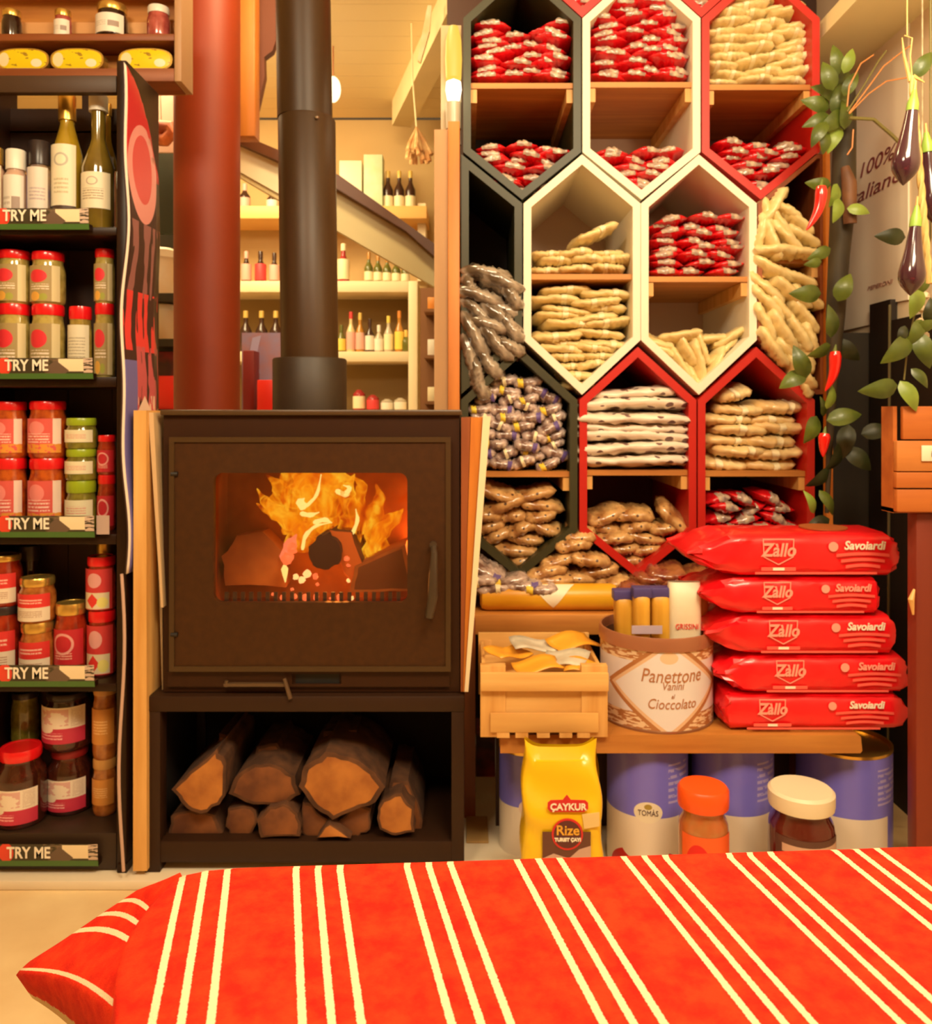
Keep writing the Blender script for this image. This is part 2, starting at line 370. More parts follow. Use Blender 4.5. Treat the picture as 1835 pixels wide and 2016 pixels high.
LB = dict(
 anti=uvmat('label_antipasto', (.38, .27, .10), [('disc', .42, .70, .25, .18, (.75, .03, .04)), ('rect', .78, 0, 1, 1, (.70, .58, .32)), ('lines', .2, .33, .72, .48, (.85, .7, .55), 14), ('disc', .35, .14, .14, .13, (.75, .38, .06)), ('disc', .58, .12, .10, .10, (.35, .35, .05))]),
 antired=uvmat('label_antired', (.72, .10, .08), [('disc', .42, .72, .2, .2, (.85, .25, .22)), ('rect', .8, .25, 1, 1, (.85, .65, .55)), ('lines', .15, .30, .74, .56, (.92, .6, .5), 12), ('blot', 0, 0, 1, .26, (.75, .30, .04), 9, .45)]),
 plain=uvmat('label_plain', (.78, .70, .50), [('lines', .15, .2, .85, .75, (.5, .42, .28), 16)]),
 redwhite=uvmat('label_redwhite', (.80, .68, .52), [('rect', 0, .5, 1, 1, (.72, .035, .03)), ('lines', .2, .60, .8, .82, (.9, .5, .4), 10), ('lines', .15, .12, .8, .4, (.5, .3, .2), 16)]),
 red=uvmat('label_red', (.55, .02, .03), [('ring', .45, .6, .3, .3, (.8, .35, .3), .6), ('lines', .2, .15, .7, .35, (.8, .4, .3), 14)]),
 redsm=uvmat('label_redsmall', (.60, .04, .04), [('disc', .45, .72, .22, .18, (.75, .35, .32)), ('rect', .05, .02, .9, .42, (.75, .62, .4)), ('diam', .4, .22, .2, .18, (.75, .04, .03)), ('disc', .7, .18, .16, .13, (.8, .7, .2))]),
 jam=uvmat('label_jam', (.82, .70, .56), [('rect', 0, 0, 1, .42, (.55, .03, .07)), ('blot', .1, .5, .7, .95, (.70, .40, .35), 5, .52), ('disc', .25, .40, .18, .12, (.82, .7, .56)), ('lines', .1, .1, .6, .3, (.85, .4, .4), 12), ('lines', .74, .45, .95, .95, (.6, .45, .35), 22)]),
 orange=uvmat('label_orange', (.66, .27, .05), [('lines', .2, .3, .75, .7, (.85, .5, .2), 12)]),
 cream=uvmat('label_cream', (.84, .74, .52), [('lines', .2, .25, .8, .55, (.45, .33, .2), 14), ('ring', .5, .75, .16, .12, (.5, .4, .3), .55)]),
 creamtag=uvmat('label_creamtag', (.84, .74, .52), [('rect', 0, 0, 1, .28, (.06, .03, .02)), ('lines', .2, .08, .8, .22, (.5, .35, .2), 20), ('ring', .5, .82, .25, .08, (.5, .45, .35), .5), ('lines', .25, .4, .75, .62, (.6, .5, .3), 20)]),
 purple=uvmat('label_purple', (.72, .64, .55), [('rect', 0, 0, .16, 1, (.20, .14, .45)), ('lines', .3, .2, .9, .5, (.5, .4, .4), 12)]),
 green=uvmat('label_green', (.80, .72, .48), [('lines', .2, .3, .8, .7, (.75, .35, .25), 8)]),
 white=uvmat('label_white', (.82, .74, .62), [('rect', .55, .3, .85, .6, (.35, .25, .2)), ('lines', .1, .3, .5, .6, (.6, .5, .4), 10)]),
)
def jar(name, desc, px0, px1, ptop, zb, D, body, lidm, lab=None, lr=(.08, .72), lid_h=.12, lid_r=1.0, a=1.15, group=None, pbase=None):
    r = S(px1-px0, D)/2; cx = X((px0+px1)/2, D); h = Z(ptop, D-r*.3)-zb
    t = thing('jar' if name is None else name, desc, 'jar', (cx, D, zb), group)
    hl = max(h*lid_h, .006); hb = h-hl
    rl = r*.93*lid_r
    bm = nb(); lathe(bm, [(0, 0), (r*.86, 0), (r*.97, hb*.05), (r, hb*.14), (r, hb*.70), (r*.97, hb*.80), (rl*.93, hb*.93), (rl*.93, hb), (0, hb)], cx, D, zb, 24)
    obj('body', bm, body_mat(body), t)
    bm = nb(); lathe(bm, [(0, hb), (rl*.97, hb), (rl, hb+hl*.2), (rl, hb+hl*.8), (rl*.95, h), (rl*.8, h), (rl*.78, h-.001), (0, h-.001)], cx, D, zb, 24)
    obj('lid', bm, lidm, t)
    if lab: label_patch(t, cx, D, r, zb+hb*lr[0], zb+hb*lr[1], LB[lab], -a, a)
    return zb+h
D1 = DR+.075
s2 = SH[1]
R, G, GO = M['redlid'], M['greenlid'], M['goldlid']
for px0, px1, tl, tu, w in ((-2, 60, 599, 494, 'at the far left'), (63, 127, 600, 497, 'second from the left'), (187, 226, 598, 491, 'by the rack side')):
    z = jar('jar', 'red-lidded jar of pale antipasti %s on the second shelf, lower one' % w, px0, px1, tl, s2, D1, 'artichoke', R, 'anti', (.05, .86), .15)
    jar('jar', 'red-lidded jar of pale antipasti %s on the second shelf, upper one' % w, px0, px1, tu, z, D1, 'artichoke', R, 'anti', (.05, .86), .16)
jar('jar', 'short red-lidded jar with a plain label standing alone on the second shelf', 136, 181, 604, s2, D1, 'pickle', R, 'plain', (.05, .9), .18)
s3 = SH[2]
for px0, px1, tl, tu, w in ((-14, 53, 902, 791, 'far left'), (59, 130, 902, 790, 'second from left')):
    z = jar('jar', 'large red-lidded jar of mixed peppers, %s on the third shelf, lower one' % w, px0, px1, tl, s3, D1+.005, 'pepper', R, 'antired', (.12, .82), .15)
    jar('jar', 'large red-lidded jar of mixed peppers, %s on the third shelf, upper one' % w, px0, px1, tu, z, D1+.005, 'pepper', R, 'antired', (.12, .82), .15)
z = s3
for k, tp in enumerate((946, 884, 823)):
    z = jar('jar', 'small green-lidded pesto jar on the third shelf, %s of its stack of three' % ('bottom', 'middle', 'top')[k], 131, 190, tp, z, D1, 'pesto', G, 'green', (.3, .82), .24)
z = s3
for k, tp in enumerate((935, 857)):
    z = jar('jar', 'slim red-lidded jar against the rack side on the third shelf, %s' % ('lower one', 'upper one')[k], 193, 228, tp, z, D1, 'tomato', R, 'red', (.1, .75), .16)
s4 = SH[3]
z = jar('jar', 'red tomato sauce jar cut by the left edge on the fourth shelf, lower one', -25, 39, 1192, s4, D1, 'tomato', M['blackcap'], 'redwhite', (.1, .75), .12)
jar('jar', 'red tomato sauce jar cut by the left edge on the fourth shelf, upper one', -25, 41, 1092, z, D1, 'tomato', GO, 'redwhite', (.1, .75), .12)
z = jar('jar', 'gold-lidded jar with a red and white label on the fourth shelf, lower of two', 42, 107, 1224, s4, D1-.01, 'orange', GO, 'redwhite', (.08, .82), .18)
jar('jar', 'gold-lidded jar with a red and white label on the fourth shelf, upper of two', 40, 108, 1137, z, D1-.01, 'orange', GO, 'redwhite', (.08, .82), .18)
jar('jar', 'gold-lidded jar with an all red label in the middle of the fourth shelf', 110, 172, 1187, s4, D1, 'tomato', GO, 'red', (.2, .78), .15)
z = jar('jar', 'red-lidded jar with a tomato picture at the right of the fourth shelf, lower one', 174, 229, 1201, s4, D1, 'tomato', R, 'redsm', (.05, .95), .17)
jar('jar', 'red-lidded jar with a tomato picture at the right of the fourth shelf, upper one', 172, 228, 1095, z, D1, 'tomato', R, 'redsm', (.05, .95), .17)
jar('jar', 'dark jar behind the red-lidded stack at the right of the fourth shelf', 190, 226, 1068, s4, D1+.065, 'black', GO)
jar('jar', 'dark jar in the shadows behind the gold-lidded jars on the fourth shelf', 38, 78, 1075, s4, D1+.06, 'black', M['blackcap'])
s5 = SH[4]
jar('jar', 'big jar of dark jam with a red lid, front left of the bottom shelf', -6, 88, 1474, s5, DR+.06, 'dark', R, 'jam', (.1, .62), .14, .88)
z = jar('jar', 'dark jam jar with a dull red lid, lower of two on the bottom shelf', 95, 180, 1472, s5, DR+.12, 'dark', mat('dull_red_lid', (.25, .01, .01), .4), 'jam', (.1, .66), .13, .86)
jar('jar', 'dark jam jar with a black lid, upper of two on the bottom shelf', 88, 180, 1362, z, DR+.12, 'dark', M['blackcap'], 'jam', (.2, .92), .12, .9)
z = jar('jar', 'orange preserve jar at the right of the bottom shelf, lower one', 184, 230, 1492, s5, DR+.10, 'orange', mat('orange_foil', (.6, .3, .08), .4), 'orange', (.25, .8), .17, 1.03)
jar('jar', 'orange preserve jar at the right of the bottom shelf, upper one', 184, 230, 1346, z, DR+.10, 'orange', mat('orange_foil', (.6, .3, .08), .4), 'orange', (.25, .8), .14, 1.0)
z = jar('jar', 'dull olive jar half hidden at the back of the bottom shelf, lower one', 20, 76, 1462, s5, DR+.15, 'pesto', M['blackcap'])
jar('jar', 'dull olive jar half hidden at the back of the bottom shelf, upper one', 24, 76, 1362, z, DR+.15, 'pesto', M['blackcap'])
# top shelf of the rack: bottles
s1 = SH[0]
def bottle(desc, px0, px1, ptop, zb, D, glass, capm, cap_px, lab=None, lr=(.2, .5), sh=.62, cap_w=.36, a=1.0, name='bottle', group=None, neck=.30, cat='bottle', parts=True):
    r = S(px1-px0, D)/2; cx = X((px0+px1)/2, D); h = Z(ptop, D)-zb; hc = S(cap_px, D)
    rn = r*neck
    t = thing(name, desc, cat, (cx, D, zb), group) if parts else None
    prof = [(0, 0), (r*.88, 0), (r, h*.03), (r, h*sh), (r*.92, h*(sh+.04)), (rn*1.25, h*(sh+.17)), (rn, h*(sh+.22)), (rn, h-hc*.9), (0, h-hc*.9)]
    cp = [(0, h-hc), (r*cap_w, h-hc), (r*cap_w, h-hc*.1), (r*cap_w*.9, h), (0, h)]
    if not parts:
        bm = nb(); lathe(bm, prof, cx, D, zb, 12, 0); lathe(bm, cp, cx, D, zb, 10, 1)
        if lab: lathe(bm, [(r*1.03, h*lr[0]), (r*1.04, h*lr[0]+.001), (r*1.04, h*lr[1]-.001), (r*1.03, h*lr[1])], cx, D, zb, 12, 2)
        return obj(name, bm, [glass, capm, lab or glass], label=desc, cat=cat, group=group)
    obj('glass_body', lathe(nb(), prof, cx, D, zb, 24), glass, t)
    obj('cap', lathe(nb(), cp, cx, D, zb, 20), capm, t)
    if lab: label_patch(t, cx, D, r, zb+h*lr[0], zb+h*lr[1], LB[lab], -a, a)
    return t
oil = mat('olive_oil', (.42, .27, .015), .08, c2=(.22, .13, .01), scale=12, coat=1)
oil2 = mat('dark_oil', (.20, .13, .015), .08, c2=(.10, .06, .01), scale=12, coat=1)
bottle('tall square-shouldered olive oil bottle with a gold capsule and arched label', 104, 161, 187, s1, DR+.085, oil, M['gold'], 52, 'creamtag', (.02, .62), .56, .58, 1.0, neck=.46)
bottle('olive oil bottle with a white screw cap and a shield label', 163, 225, 189, s1, DR+.07, oil2, M['whitecap'], 32, 'cream', (.16, .42), .46, .58, 1.15, neck=.42)
bottle('oil bottle with a small gold cap standing behind the white-capped one', 196, 230, 205, s1, DR+.145, oil, M['gold'], 24, 'plain', (.2, .6), .55, .4)
def spice(desc, px0, px1, ptop, glass, capm, capf, lab, lr):
    D = DR+.07; r = S(px1-px0, D)/2; cx = X((px0+px1)/2, D); h = Z(ptop, D)-s1; hc = h*capf
    t = thing('spice_jar', desc, 'jar', (cx, D, s1))
    obj('body', lathe(nb(), [(0, 0), (r*.9, 0), (r, .003), (r, h-hc-.014), (r*.74, h-hc-.004), (r*.74, h-hc), (0, h-hc)], cx, D, s1, 24), glass, t)
    obj('cap', lathe(nb(), [(0, h-hc-.0005), (r*.86, h-hc), (r*.86, h-.002), (r*.8, h), (0, h)], cx, D, s1, 20), capm, t)
    label_patch(t, cx, D, r, s1+h*lr[0], s1+h*lr[1], LB[lab])
spice('squat spice jar with a white cap beside the dark-topped grinder', 10, 53, 297, mat('spice_pale', (.55, .35, .25), .2), M['whitecap'], .24, 'white', (.03, .68))
spice('slim grinder jar with a dark top and purple striped label', 56, 100, 280, mat('spice_dark', (.12, .09, .12), .15, c2=(.3, .2, .1)), M['blackcap'], .26, 'purple', (.25, .7))
spice('white-labelled jar with a gold cap at the left edge of the top shelf', -34, 8, 292, mat('spice_pale', (.55, .35, .25), .2), M['goldlid'], .2, 'plain', (.05, .78))

# ================================================================= small wooden wall shelf above the rack
DW = 2.0
ws = thing('wall_shelf', 'brown wooden shelf of little jars and yellow tins above the rack', 'shelf', (X(150, DW), DW+.06, Z(160, DW)))
obj('top_board', pbox(nb(), -70, 352, -45, -30, DW, DW+.085), M['oak'], ws)
obj('shelf_board', pbox(nb(), -70, 343, 66, 80, DW, DW+.085, bev=.002), M['brown'], ws)
obj('bottom_board', pbox(nb(), -70, 343, 134, 160, DW, DW+.085, bev=.002), M['brown'], ws)
obj('side_board', pbox(nb(), 343, 357, -45, 160, DW-.002, DW+.085, bev=.002), mat('side_light', (.45, .25, .12), .5), ws)
obj('back_board', box(nb(), X(-70, DW), X(343, DW), DW+.085, DW+.09, Z(160, DW), Z(-45, DW)), M['oak'], ws)
obj('front_lip', pbox(nb(), -70, 343, 44, 66, DW+.076, DW+.084), mat('lip_light', (.75, .38, .14), .5), ws)
for x in (-60, 150): obj('support_post', box(nb(), X(x, DW), X(x+20, DW), DW+.03, DW+.06, HZ, Z(161, DW)), M['black'], ws)
zs = Z(66, DW); zt = Z(134, DW)
for px0, px1, tp, b, c, l, dsc in ((5, 42, 20, 'black', M['goldlid'], None, 'tiny dark jar with a pale lid at the left of the wooden wall shelf'),
        (108, 141, 20, 'pink', M['goldlid'], 'white', 'tiny jar with a small white label, second on the wooden wall shelf'),
        (191, 251, 8, 'black', M['goldlid'], 'white', 'larger white-labelled jar with a gold lid on the wooden wall shelf'),
        (290, 335, 13, 'pink', M['whitecap'], None, 'small brownish jar at the right end of the wooden wall shelf')):
    jar('jar', dsc, px0, px1, tp, zs, DW+.038, b, c, l, (.1, .8), .22)
tin_m = uvmat('oval_tin_print', (.80, .60, .01), [('blot', 0, .05, 1, 1, (.35, .20, .02), 6, .62), ('disc', .77, .35, .10, .17, (.85, .75, .55)), ('rect', 0, 0, 1, .12, (.35, .12, .35)), ('disc', .15, .5, .1, .3, (.85, .7, .4))], rough=.25)
for px0, px1, dsc in ((-2, 101, 'left'), (104, 208, 'middle'), (237, 343, 'right')):
    D = DW+.03; cx = X((px0+px1)/2, D); rx = S(px1-px0, D)/2; rz = (S(45, D))/2; cz = zt+rz
    t = thing('fish_tin', 'oval yellow tin standing on edge, %s of the three under the little jars' % dsc, 'tin', (cx, D, zt))
    el = [(cx+rx*math.copysign(abs(math.cos(q))**.75, math.cos(q)), cz+rz*math.copysign(abs(math.sin(q))**.75, math.sin(q))) for q in [2*PI*k/36 for k in range(36)]]
    obj('can', prism(nb(), el, D-.012, D+.015), M['goldlid'], t)
    bm = nb()
    def fn(u, v):
        q = 2*PI*u; return Vector((cx+rx*.93*v*math.copysign(abs(math.cos(q))**.75, math.cos(q)), D-.0125-.003*(1-v*v), cz+rz*.9*v*math.copysign(abs(math.sin(q))**.75, math.sin(q))))
    uvl = bm.loops.layers.uv.verify(); grid(bm, fn, 36, 3)
    for f in bm.faces:
        for l in f.loops: l[uvl].uv = ((l.vert.co.x-cx)/(2*rx)+.5, (l.vert.co.z-cz)/(2*rz)+.5)
    obj('printed_lid', bm, tin_m, t)
# ================================================================= wood stove, its stand and flue
DS = 1.80
SX0, SX1 = X(322, DS), X(905, DS); SY1 = DS+.31
stv = thing('wood_stove', 'dark brown iron wood stove with a glass door and burning fire', 'stove', ((SX0+SX1)/2, DS+.15, Z(1362, DS)))
zT, zB = Z(814, DS), Z(1362, DS)
out = [(SX0, zB), (SX1, zB), (SX1, zT), (SX0, zT)]
wx0, wx1, wz0, wz1 = X(425, DS), X(803, DS), Z(1183, DS), Z(930, DS)
bm = nb()
box(bm, SX0, SX0+.02, DS+.02, SY1, zB, zT); box(bm, SX1-.02, SX1, DS+.02, SY1, zB, zT)
box(bm, SX0, SX1, SY1-.02, SY1, zB, zT)
obj('casing', bm, M['iron2'], stv)
obj('top_plate', box(nb(), SX0-.004, SX1+.004, DS-.012, SY1, zT-.004, zT+.008, bev=.003), mat('stove_top', (.07, .035, .012), .35), stv)
# front plate & door with a rounded window
win = rrect(wx0, wx1, wz0, wz1, .018, 6)
def rect_match(x0, x1, z0, z1, win):
    cx = sum(p[0] for p in win)/len(win); cz = sum(p[1] for p in win)/len(win); n = len(win)//4; out = []
    cor = [(x1, z1), (x0, z1), (x0, z0), (x1, z0)]
    for k in range(4):
        px, pz = cor[k]
        for i in range(n):
            f = i/(n-1); wxp, wzp = win[k*n+i]
            if k in (0, 2): q = (px, wzp+(pz-wzp)*min(1, 2*f)) if f < .5 else (wxp+(px-wxp)*min(1, 2*(1-f)), pz)
            else: q = (wxp+(px-wxp)*min(1, 2*f), pz) if f < .5 else (px, wzp+(pz-wzp)*min(1, 2*(1-f)))
            out.append(q)
    return out
fp = rect_match(SX0, SX1, zB, zT-.004, win)
obj('front_plate', ringprism(nb(), fp, inset(win, -.008), DS, DS+.02), M['iron2'], stv)
dr = rect_match(X(341, DS), X(886, DS), Z(1315, DS), Z(862, DS), win)
door = obj('door', ringprism(nb(), dr, win, DS-.016, DS-.001), M['iron'], stv)
bmx = nb(); ringprism(bmx, rect_match(X(341, DS)-.002, X(886, DS)+.002, Z(1315, DS)-.002, Z(862, DS)+.002, win), rect_match(X(349, DS), X(878, DS), Z(1307, DS), Z(870, DS), win), DS-.020, DS-.015)
obj('door_rim', bmx, mat('door_rim', (.055, .027, .008), .35), door)
obj('glass', box(nb(), wx0-.01, wx1+.01, DS+.001, DS+.004, wz0-.01, wz1+.01), clearglass('stove_glass', (.98, .92, .85), .04), door)
bm = nb(); tube(bm, [P(853, 1072, DS-.03), P(855, 1090, DS-.055), P(853, 1130, DS-.06), P(852, 1175, DS-.06), P(845, 1215, DS-.055)], [.006, .007, .0095, .011, .009], 12)
tube(bm, [P(853, 1072, DS-.015), P(853, 1074, DS-.04)], .008, 12)
tube(bm, [P(848, 1210, DS-.014), P(846, 1212, DS-.05)], .007, 12)
obj('handle', bm, mat('handle_iron', (.05, .032, .018), .3), door)
for y in (933, 1249): obj('hinge', tube(nb(), [P(337, y, DS-.018), P(350, y, DS-.018)], .005, 8), mat('hinge_black', (.008, .004, .002), .5), stv)
bm = nb(); pbox(bm, 330, 575, 1322, 1352, DS-.008, DS-.001); pbox(bm, 672, 885, 1322, 1352, DS-.008, DS-.001); pbox(bm, 575, 672, 1322, 1327, DS-.008, DS-.001); pbox(bm, 575, 672, 1347, 1352, DS-.008, DS-.001)
obj('lower_panel', bm, M['iron2'], stv)
obj('air_slot', pbox(nb(), 582, 668, 1327, 1347, DS-.002, DS-.0005), mat('slot_black', (.004, .004, .004), .7), stv)
bm = nb(); pbox(bm, 440, 560, 1346, 1352, DS-.018, DS-.008); tube(bm, [P(446, 1340, DS-.014), P(446, 1352, DS-.014)], .004, 8); tube(bm, [P(560, 1336, DS-.02), P(572, 1376, DS-.028)], [.004, .005], 8)
obj('air_lever', bm, mat('lever', (.10, .055, .025), .3), stv)
# firebox
fb = mat('firebrick', (.50, .16, .03), .9, c2=(.28, .07, .012), scale=9)
bm = nb(); fy = DS+.022
box(bm, wx0-.05, wx1+.05, DS+.262, DS+.275, wz0-.05, wz1+.03); box(bm, wx0-.07, wx0-.05, fy, DS+.275, wz0-.05, wz1+.03); box(bm, wx1+.05, wx1+.07, fy, DS+.275, wz0-.05, wz1+.03)
box(bm, wx0-.07, wx1+.07, fy, DS+.275, wz0-.07, wz0-.05); box(bm, wx0-.07, wx1+.07, fy, DS+.275, wz1+.03, wz1+.05)
obj('firebox', bm, fb, stv, smooth=False)
bm = nb()
for k in range(22): box(bm, wx0+.01+k*.018, wx0+.018+k*.018, DS+.03, DS+.036, wz0-.05, wz0+.012)
obj('grate_fence', bm, mat('grate', (.05, .02, .01), .6), stv)
bark = mat('bark', (.13, .05, .018), .9, c2=(.06, .022, .008), scale=25, bump=.5); woodend = mat('log_end', (.48, .18, .032), .8, c2=(.30, .095, .016), scale=16, detail=6)
char = mat('charred', (.03, .012, .008), .9, c2=(.16, .045, .015), scale=20, bump=.5)
def log(name, label, cat, poly, D0, D1, mats, parent=None, group=None, taper=.95, j=.003, skew=(0, 0)):
    bm = nb(); cx = sum(p[0] for p in poly)/len(poly); cz = sum(p[1] for p in poly)/len(poly)
    P2 = []
    n = len(poly)
    for i in range(n):
        a, b = poly[i], poly[(i+1) % n]
        for k in range(3):
            f = k/3; P2.append((a[0]+(b[0]-a[0])*f+random.uniform(-j, j), a[1]+(b[1]-a[1])*f+random.uniform(-j, j)))
    rings = []
    for s in range(5):
        f = s/4; t = 1-(1-taper)*f
        rings.append([bm.verts.new((cx+(x-cx)*t+skew[0]*f+random.uniform(-j, j)*.5*(s > 0), D0+(D1-D0)*f, cz+(z-cz)*t+skew[1]*f)) for x, z in P2])
    for a, b in zip(rings, rings[1:]):
        for i in range(len(a)): f = bm.faces.new((a[i], a[(i+1) % len(a)], b[(i+1) % len(a)], b[i])); f.material_index = 0
    inr = [bm.verts.new((cx+(v.co.x-cx)*.86, D0-.0015, cz+(v.co.z-cz)*.86)) for v in rings[0]]
    for i in range(len(inr)): f = bm.faces.new((rings[0][i], rings[0][(i+1) % len(inr)], inr[(i+1) % len(inr)], inr[i])); f.material_index = 0 if mats[0] is not char else 1
    f = bm.faces.new(inr); f.material_index = 1
    f = bm.faces.new(list(reversed(rings[-1]))); f.material_index = 1
    return obj(name, bm, list(mats), parent, label=label, cat=cat, group=group)
def circ(px, py, rpx, D, n=10, ry=None, a0=0, a1=360):
    return [(X(px+rpx*math.cos(math.radians(a0+(a1-a0)*k/n)), D), Z(py-(ry or rpx)*math.sin(math.radians(a0+(a1-a0)*k/n)), D)) for k in range(n if a1-a0 == 360 else n+1)]
def pp(pts, D): return [(X(a, D), Z(b, D)) for a, b in pts]
DF = DS+.08
log('firewood_log', 'charred dark log end at the heart of the fire', 'log', circ(640, 1087, 33, DF, 9, 36), DF, DF+.18, (char, mat('char_end', (.045, .012, .008), .9)))
log('firewood_log', 'orange glowing log lying behind the charred one in the fire', 'log', pp([(650, 1042), (690, 1050), (712, 1110), (690, 1150), (672, 1120)], DF+.03), DF+.03, DF+.17, (char, mat('hot_wood', (.6, .14, .02), .8)))
log('firewood_log', 'brown split log at the left side of the firebox', 'log', pp([(448, 1150), (440, 1095), (470, 1055), (520, 1045), (560, 1085), (565, 1155)], DF+.10), DF+.09, DF+.17, (fb, fb))
log('firewood_log', 'brown split log at the right side of the firebox', 'log', pp([(690, 1165), (700, 1115), (800, 1070), (815, 1165)], DF+.02), DF+.02, DF+.16, (fb, mat('warm_wood', (.16, .042, .007), .8)))
# flames: many twisting tongues
def flame_mat():
    m = bpy.data.materials.new('flame'); m.use_nodes = True; N = m.node_tree.nodes; L = m.node_tree.links; N.remove(N['Principled BSDF']); outn = N['Material Output']
    tc = N.new('ShaderNodeTexCoord'); mp = N.new('ShaderNodeMapping'); mp.inputs['Scale'].default_value = (1, 1, .55); L.new(tc.outputs['Object'], mp.inputs[0])
    nz = N.new('ShaderNodeTexNoise'); nz.inputs['Scale'].default_value = 17; nz.inputs['Detail'].default_value = 3; nz.inputs['Distortion'].default_value = 1.6; L.new(mp.outputs[0], nz.inputs[0])
    r = N.new('ShaderNodeValToRGB'); e = r.color_ramp.elements; e[0].position = .38; e[0].color = (.85, .09, .002, 1); e[1].position = .68; e[1].color = (1, .62, .035, 1)
    k = r.color_ramp.elements.new(.5); k.color = (1, .30, .003, 1); L.new(nz.outputs[0], r.inputs[0])
    em = N.new('ShaderNodeEmission'); em.inputs[1].default_value = 1.05; L.new(r.outputs[0], em.inputs[0])
    tr = N.new('ShaderNodeBsdfTransparent'); mx = N.new('ShaderNodeMixShader')
    a = N.new('ShaderNodeMapRange'); a.inputs[1].default_value = .33; a.inputs[2].default_value = .6; a.inputs[3].default_value = .05; a.inputs[4].default_value = .8; L.new(nz.outputs[0], a.inputs[0])
    L.new(a.outputs[0], mx.inputs[0]); L.new(tr.outputs[0], mx.inputs[1]); L.new(em.outputs[0], mx.inputs[2]); L.new(mx.outputs[0], outn.inputs[0]); return m
fm = flame_mat(); hot = emis('flame_core', (1, .75, .22), 1.25); ember = emis('ember', (1, .16, .05), 1.3); ember2 = emis('ember_hot', (1, .55, .2), 1.6)
FL = thing('fire', 'bright yellow and orange flames burning behind the stove glass', 'fire', (X(640, DF+.1), DF+.1, wz0))
def tongue(pts, rr, D, m=None, name='flame', dy=.015):
    ps = []; n = len(pts)
    for i in range(n-1):
        for k in range(4):
            f = k/4; a, b = pts[i], pts[i+1]
            ps.append(((a[0]+(b[0]-a[0])*f), (a[1]+(b[1]-a[1])*f)))
    ps.append(pts[-1]); N_ = len(ps)
    ps = [(sum(ps[max(0, min(N_-1, i+q))][0] for q in (-1, 0, 1))/3, sum(ps[max(0, min(N_-1, i+q))][1] for q in (-1, 0, 1))/3) for i in range(N_)]
    P3 = [P(x, y, D+dy*math.sin(i*.6)) for i, (x, y) in enumerate(ps)]
    rad = [max(.0012, S(rr, D)*(math.sin(PI*(.12+.88*i/(N_-1))**.8))*(1+.2*math.sin(i*1.7))) for i in range(N_)]
    return obj(name, tube(nb(), P3, rad, 12), m or fm, FL)
rr = random.Random(3)
TG = [([(600, 1060), (580, 1030), (545, 1010), (520, 985), (505, 960)], 14), ([(580, 1040), (545, 1000), (555, 960), (520, 932)], 18), ([(600, 1050), (590, 1000), (600, 960), (570, 925)], 24),
      ([(620, 1060), (625, 1000), (610, 960), (620, 918)], 28), ([(640, 1050), (650, 1000), (660, 960), (640, 918)], 26), ([(680, 1060), (690, 1010), (680, 970), (700, 930)], 20),
      ([(690, 1080), (705, 1040), (700, 1000), (715, 955), (690, 935)], 16), ([(735, 1095), (745, 1050), (780, 1020), (795, 1000)], 14), ([(720, 1100), (740, 1060), (735, 1010), (750, 980), (738, 948)], 17),
      ([(760, 1090), (745, 1050), (765, 1020), (785, 1005)], 12), ([(600, 1080), (595, 1050), (605, 1020)], 22), ([(650, 1040), (700, 1020), (730, 1060)], 14), ([(560, 1050), (570, 1030), (520, 1000), (503, 990)], 9),
      ([(560, 1100), (575, 1070), (590, 1040), (640, 1030)], 13), ([(560, 990), (600, 960), (650, 950), (700, 950)], 24), ([(555, 945), (600, 935), (660, 935), (700, 945)], 22)]
for i, (p, r) in enumerate(TG): tongue(p, r*1.15, DF+.08+.07*((i*7) % 5)/5)
for p, r in (([(600, 1000), (590, 990), (600, 980)], 9), ([(600, 1000), (625, 975), (633, 930)], 3.5), ([(660, 965), (680, 975), (690, 960), (675, 955)], 6), ([(692, 1055), (705, 1025), (700, 1000)], 4), ([(595, 1085), (600, 1055), (620, 1035), (655, 1028)], 4), ([(615, 1030), (640, 1022), (655, 1030)], 5), ([(560, 1110), (562, 1150)], 6), ([(590, 1010), (610, 1015), (630, 1008)], 5)):
    tongue(p, r, DF+.05, hot, 'flame_core', .004)
tongue([(560, 1105), (570, 1075), (585, 1050)], 13, DF+.07, emis('flame_pink', (1, .22, .10), 1.1))
for i, (x, y, r, h) in enumerate([(566, 1100, 14, 0), (575, 1080, 12, 0), (605, 1130, 9, 1), (583, 1136, 7, 1), (595, 1142, 8, 1), (621, 1135, 7, 0), (683, 1100, 7, 0), (686, 1113, 5, 0), (686, 1143, 5, 1), (556, 1176, 6, 0), (580, 1174, 6, 0), (600, 1176, 8, 0), (622, 1176, 7, 0), (668, 1176, 7, 0), (692, 1178, 6, 1), (538, 1170, 4, 0), (650, 1178, 3, 0), (575, 1160, 4, 0), (625, 1150, 4, 0)]):
    D = DF-.03 if y > 1150 else DF+.03
    bm = nb(); bmesh.ops.create_icosphere(bm, subdivisions=2, radius=S(r*.85, D))
    c = P(x, y, D)
    for v in bm.verts: v.co = v.co*(1+rr.uniform(-.25, .25))+c
    obj('ember', bm, ember2 if h else ember, FL)
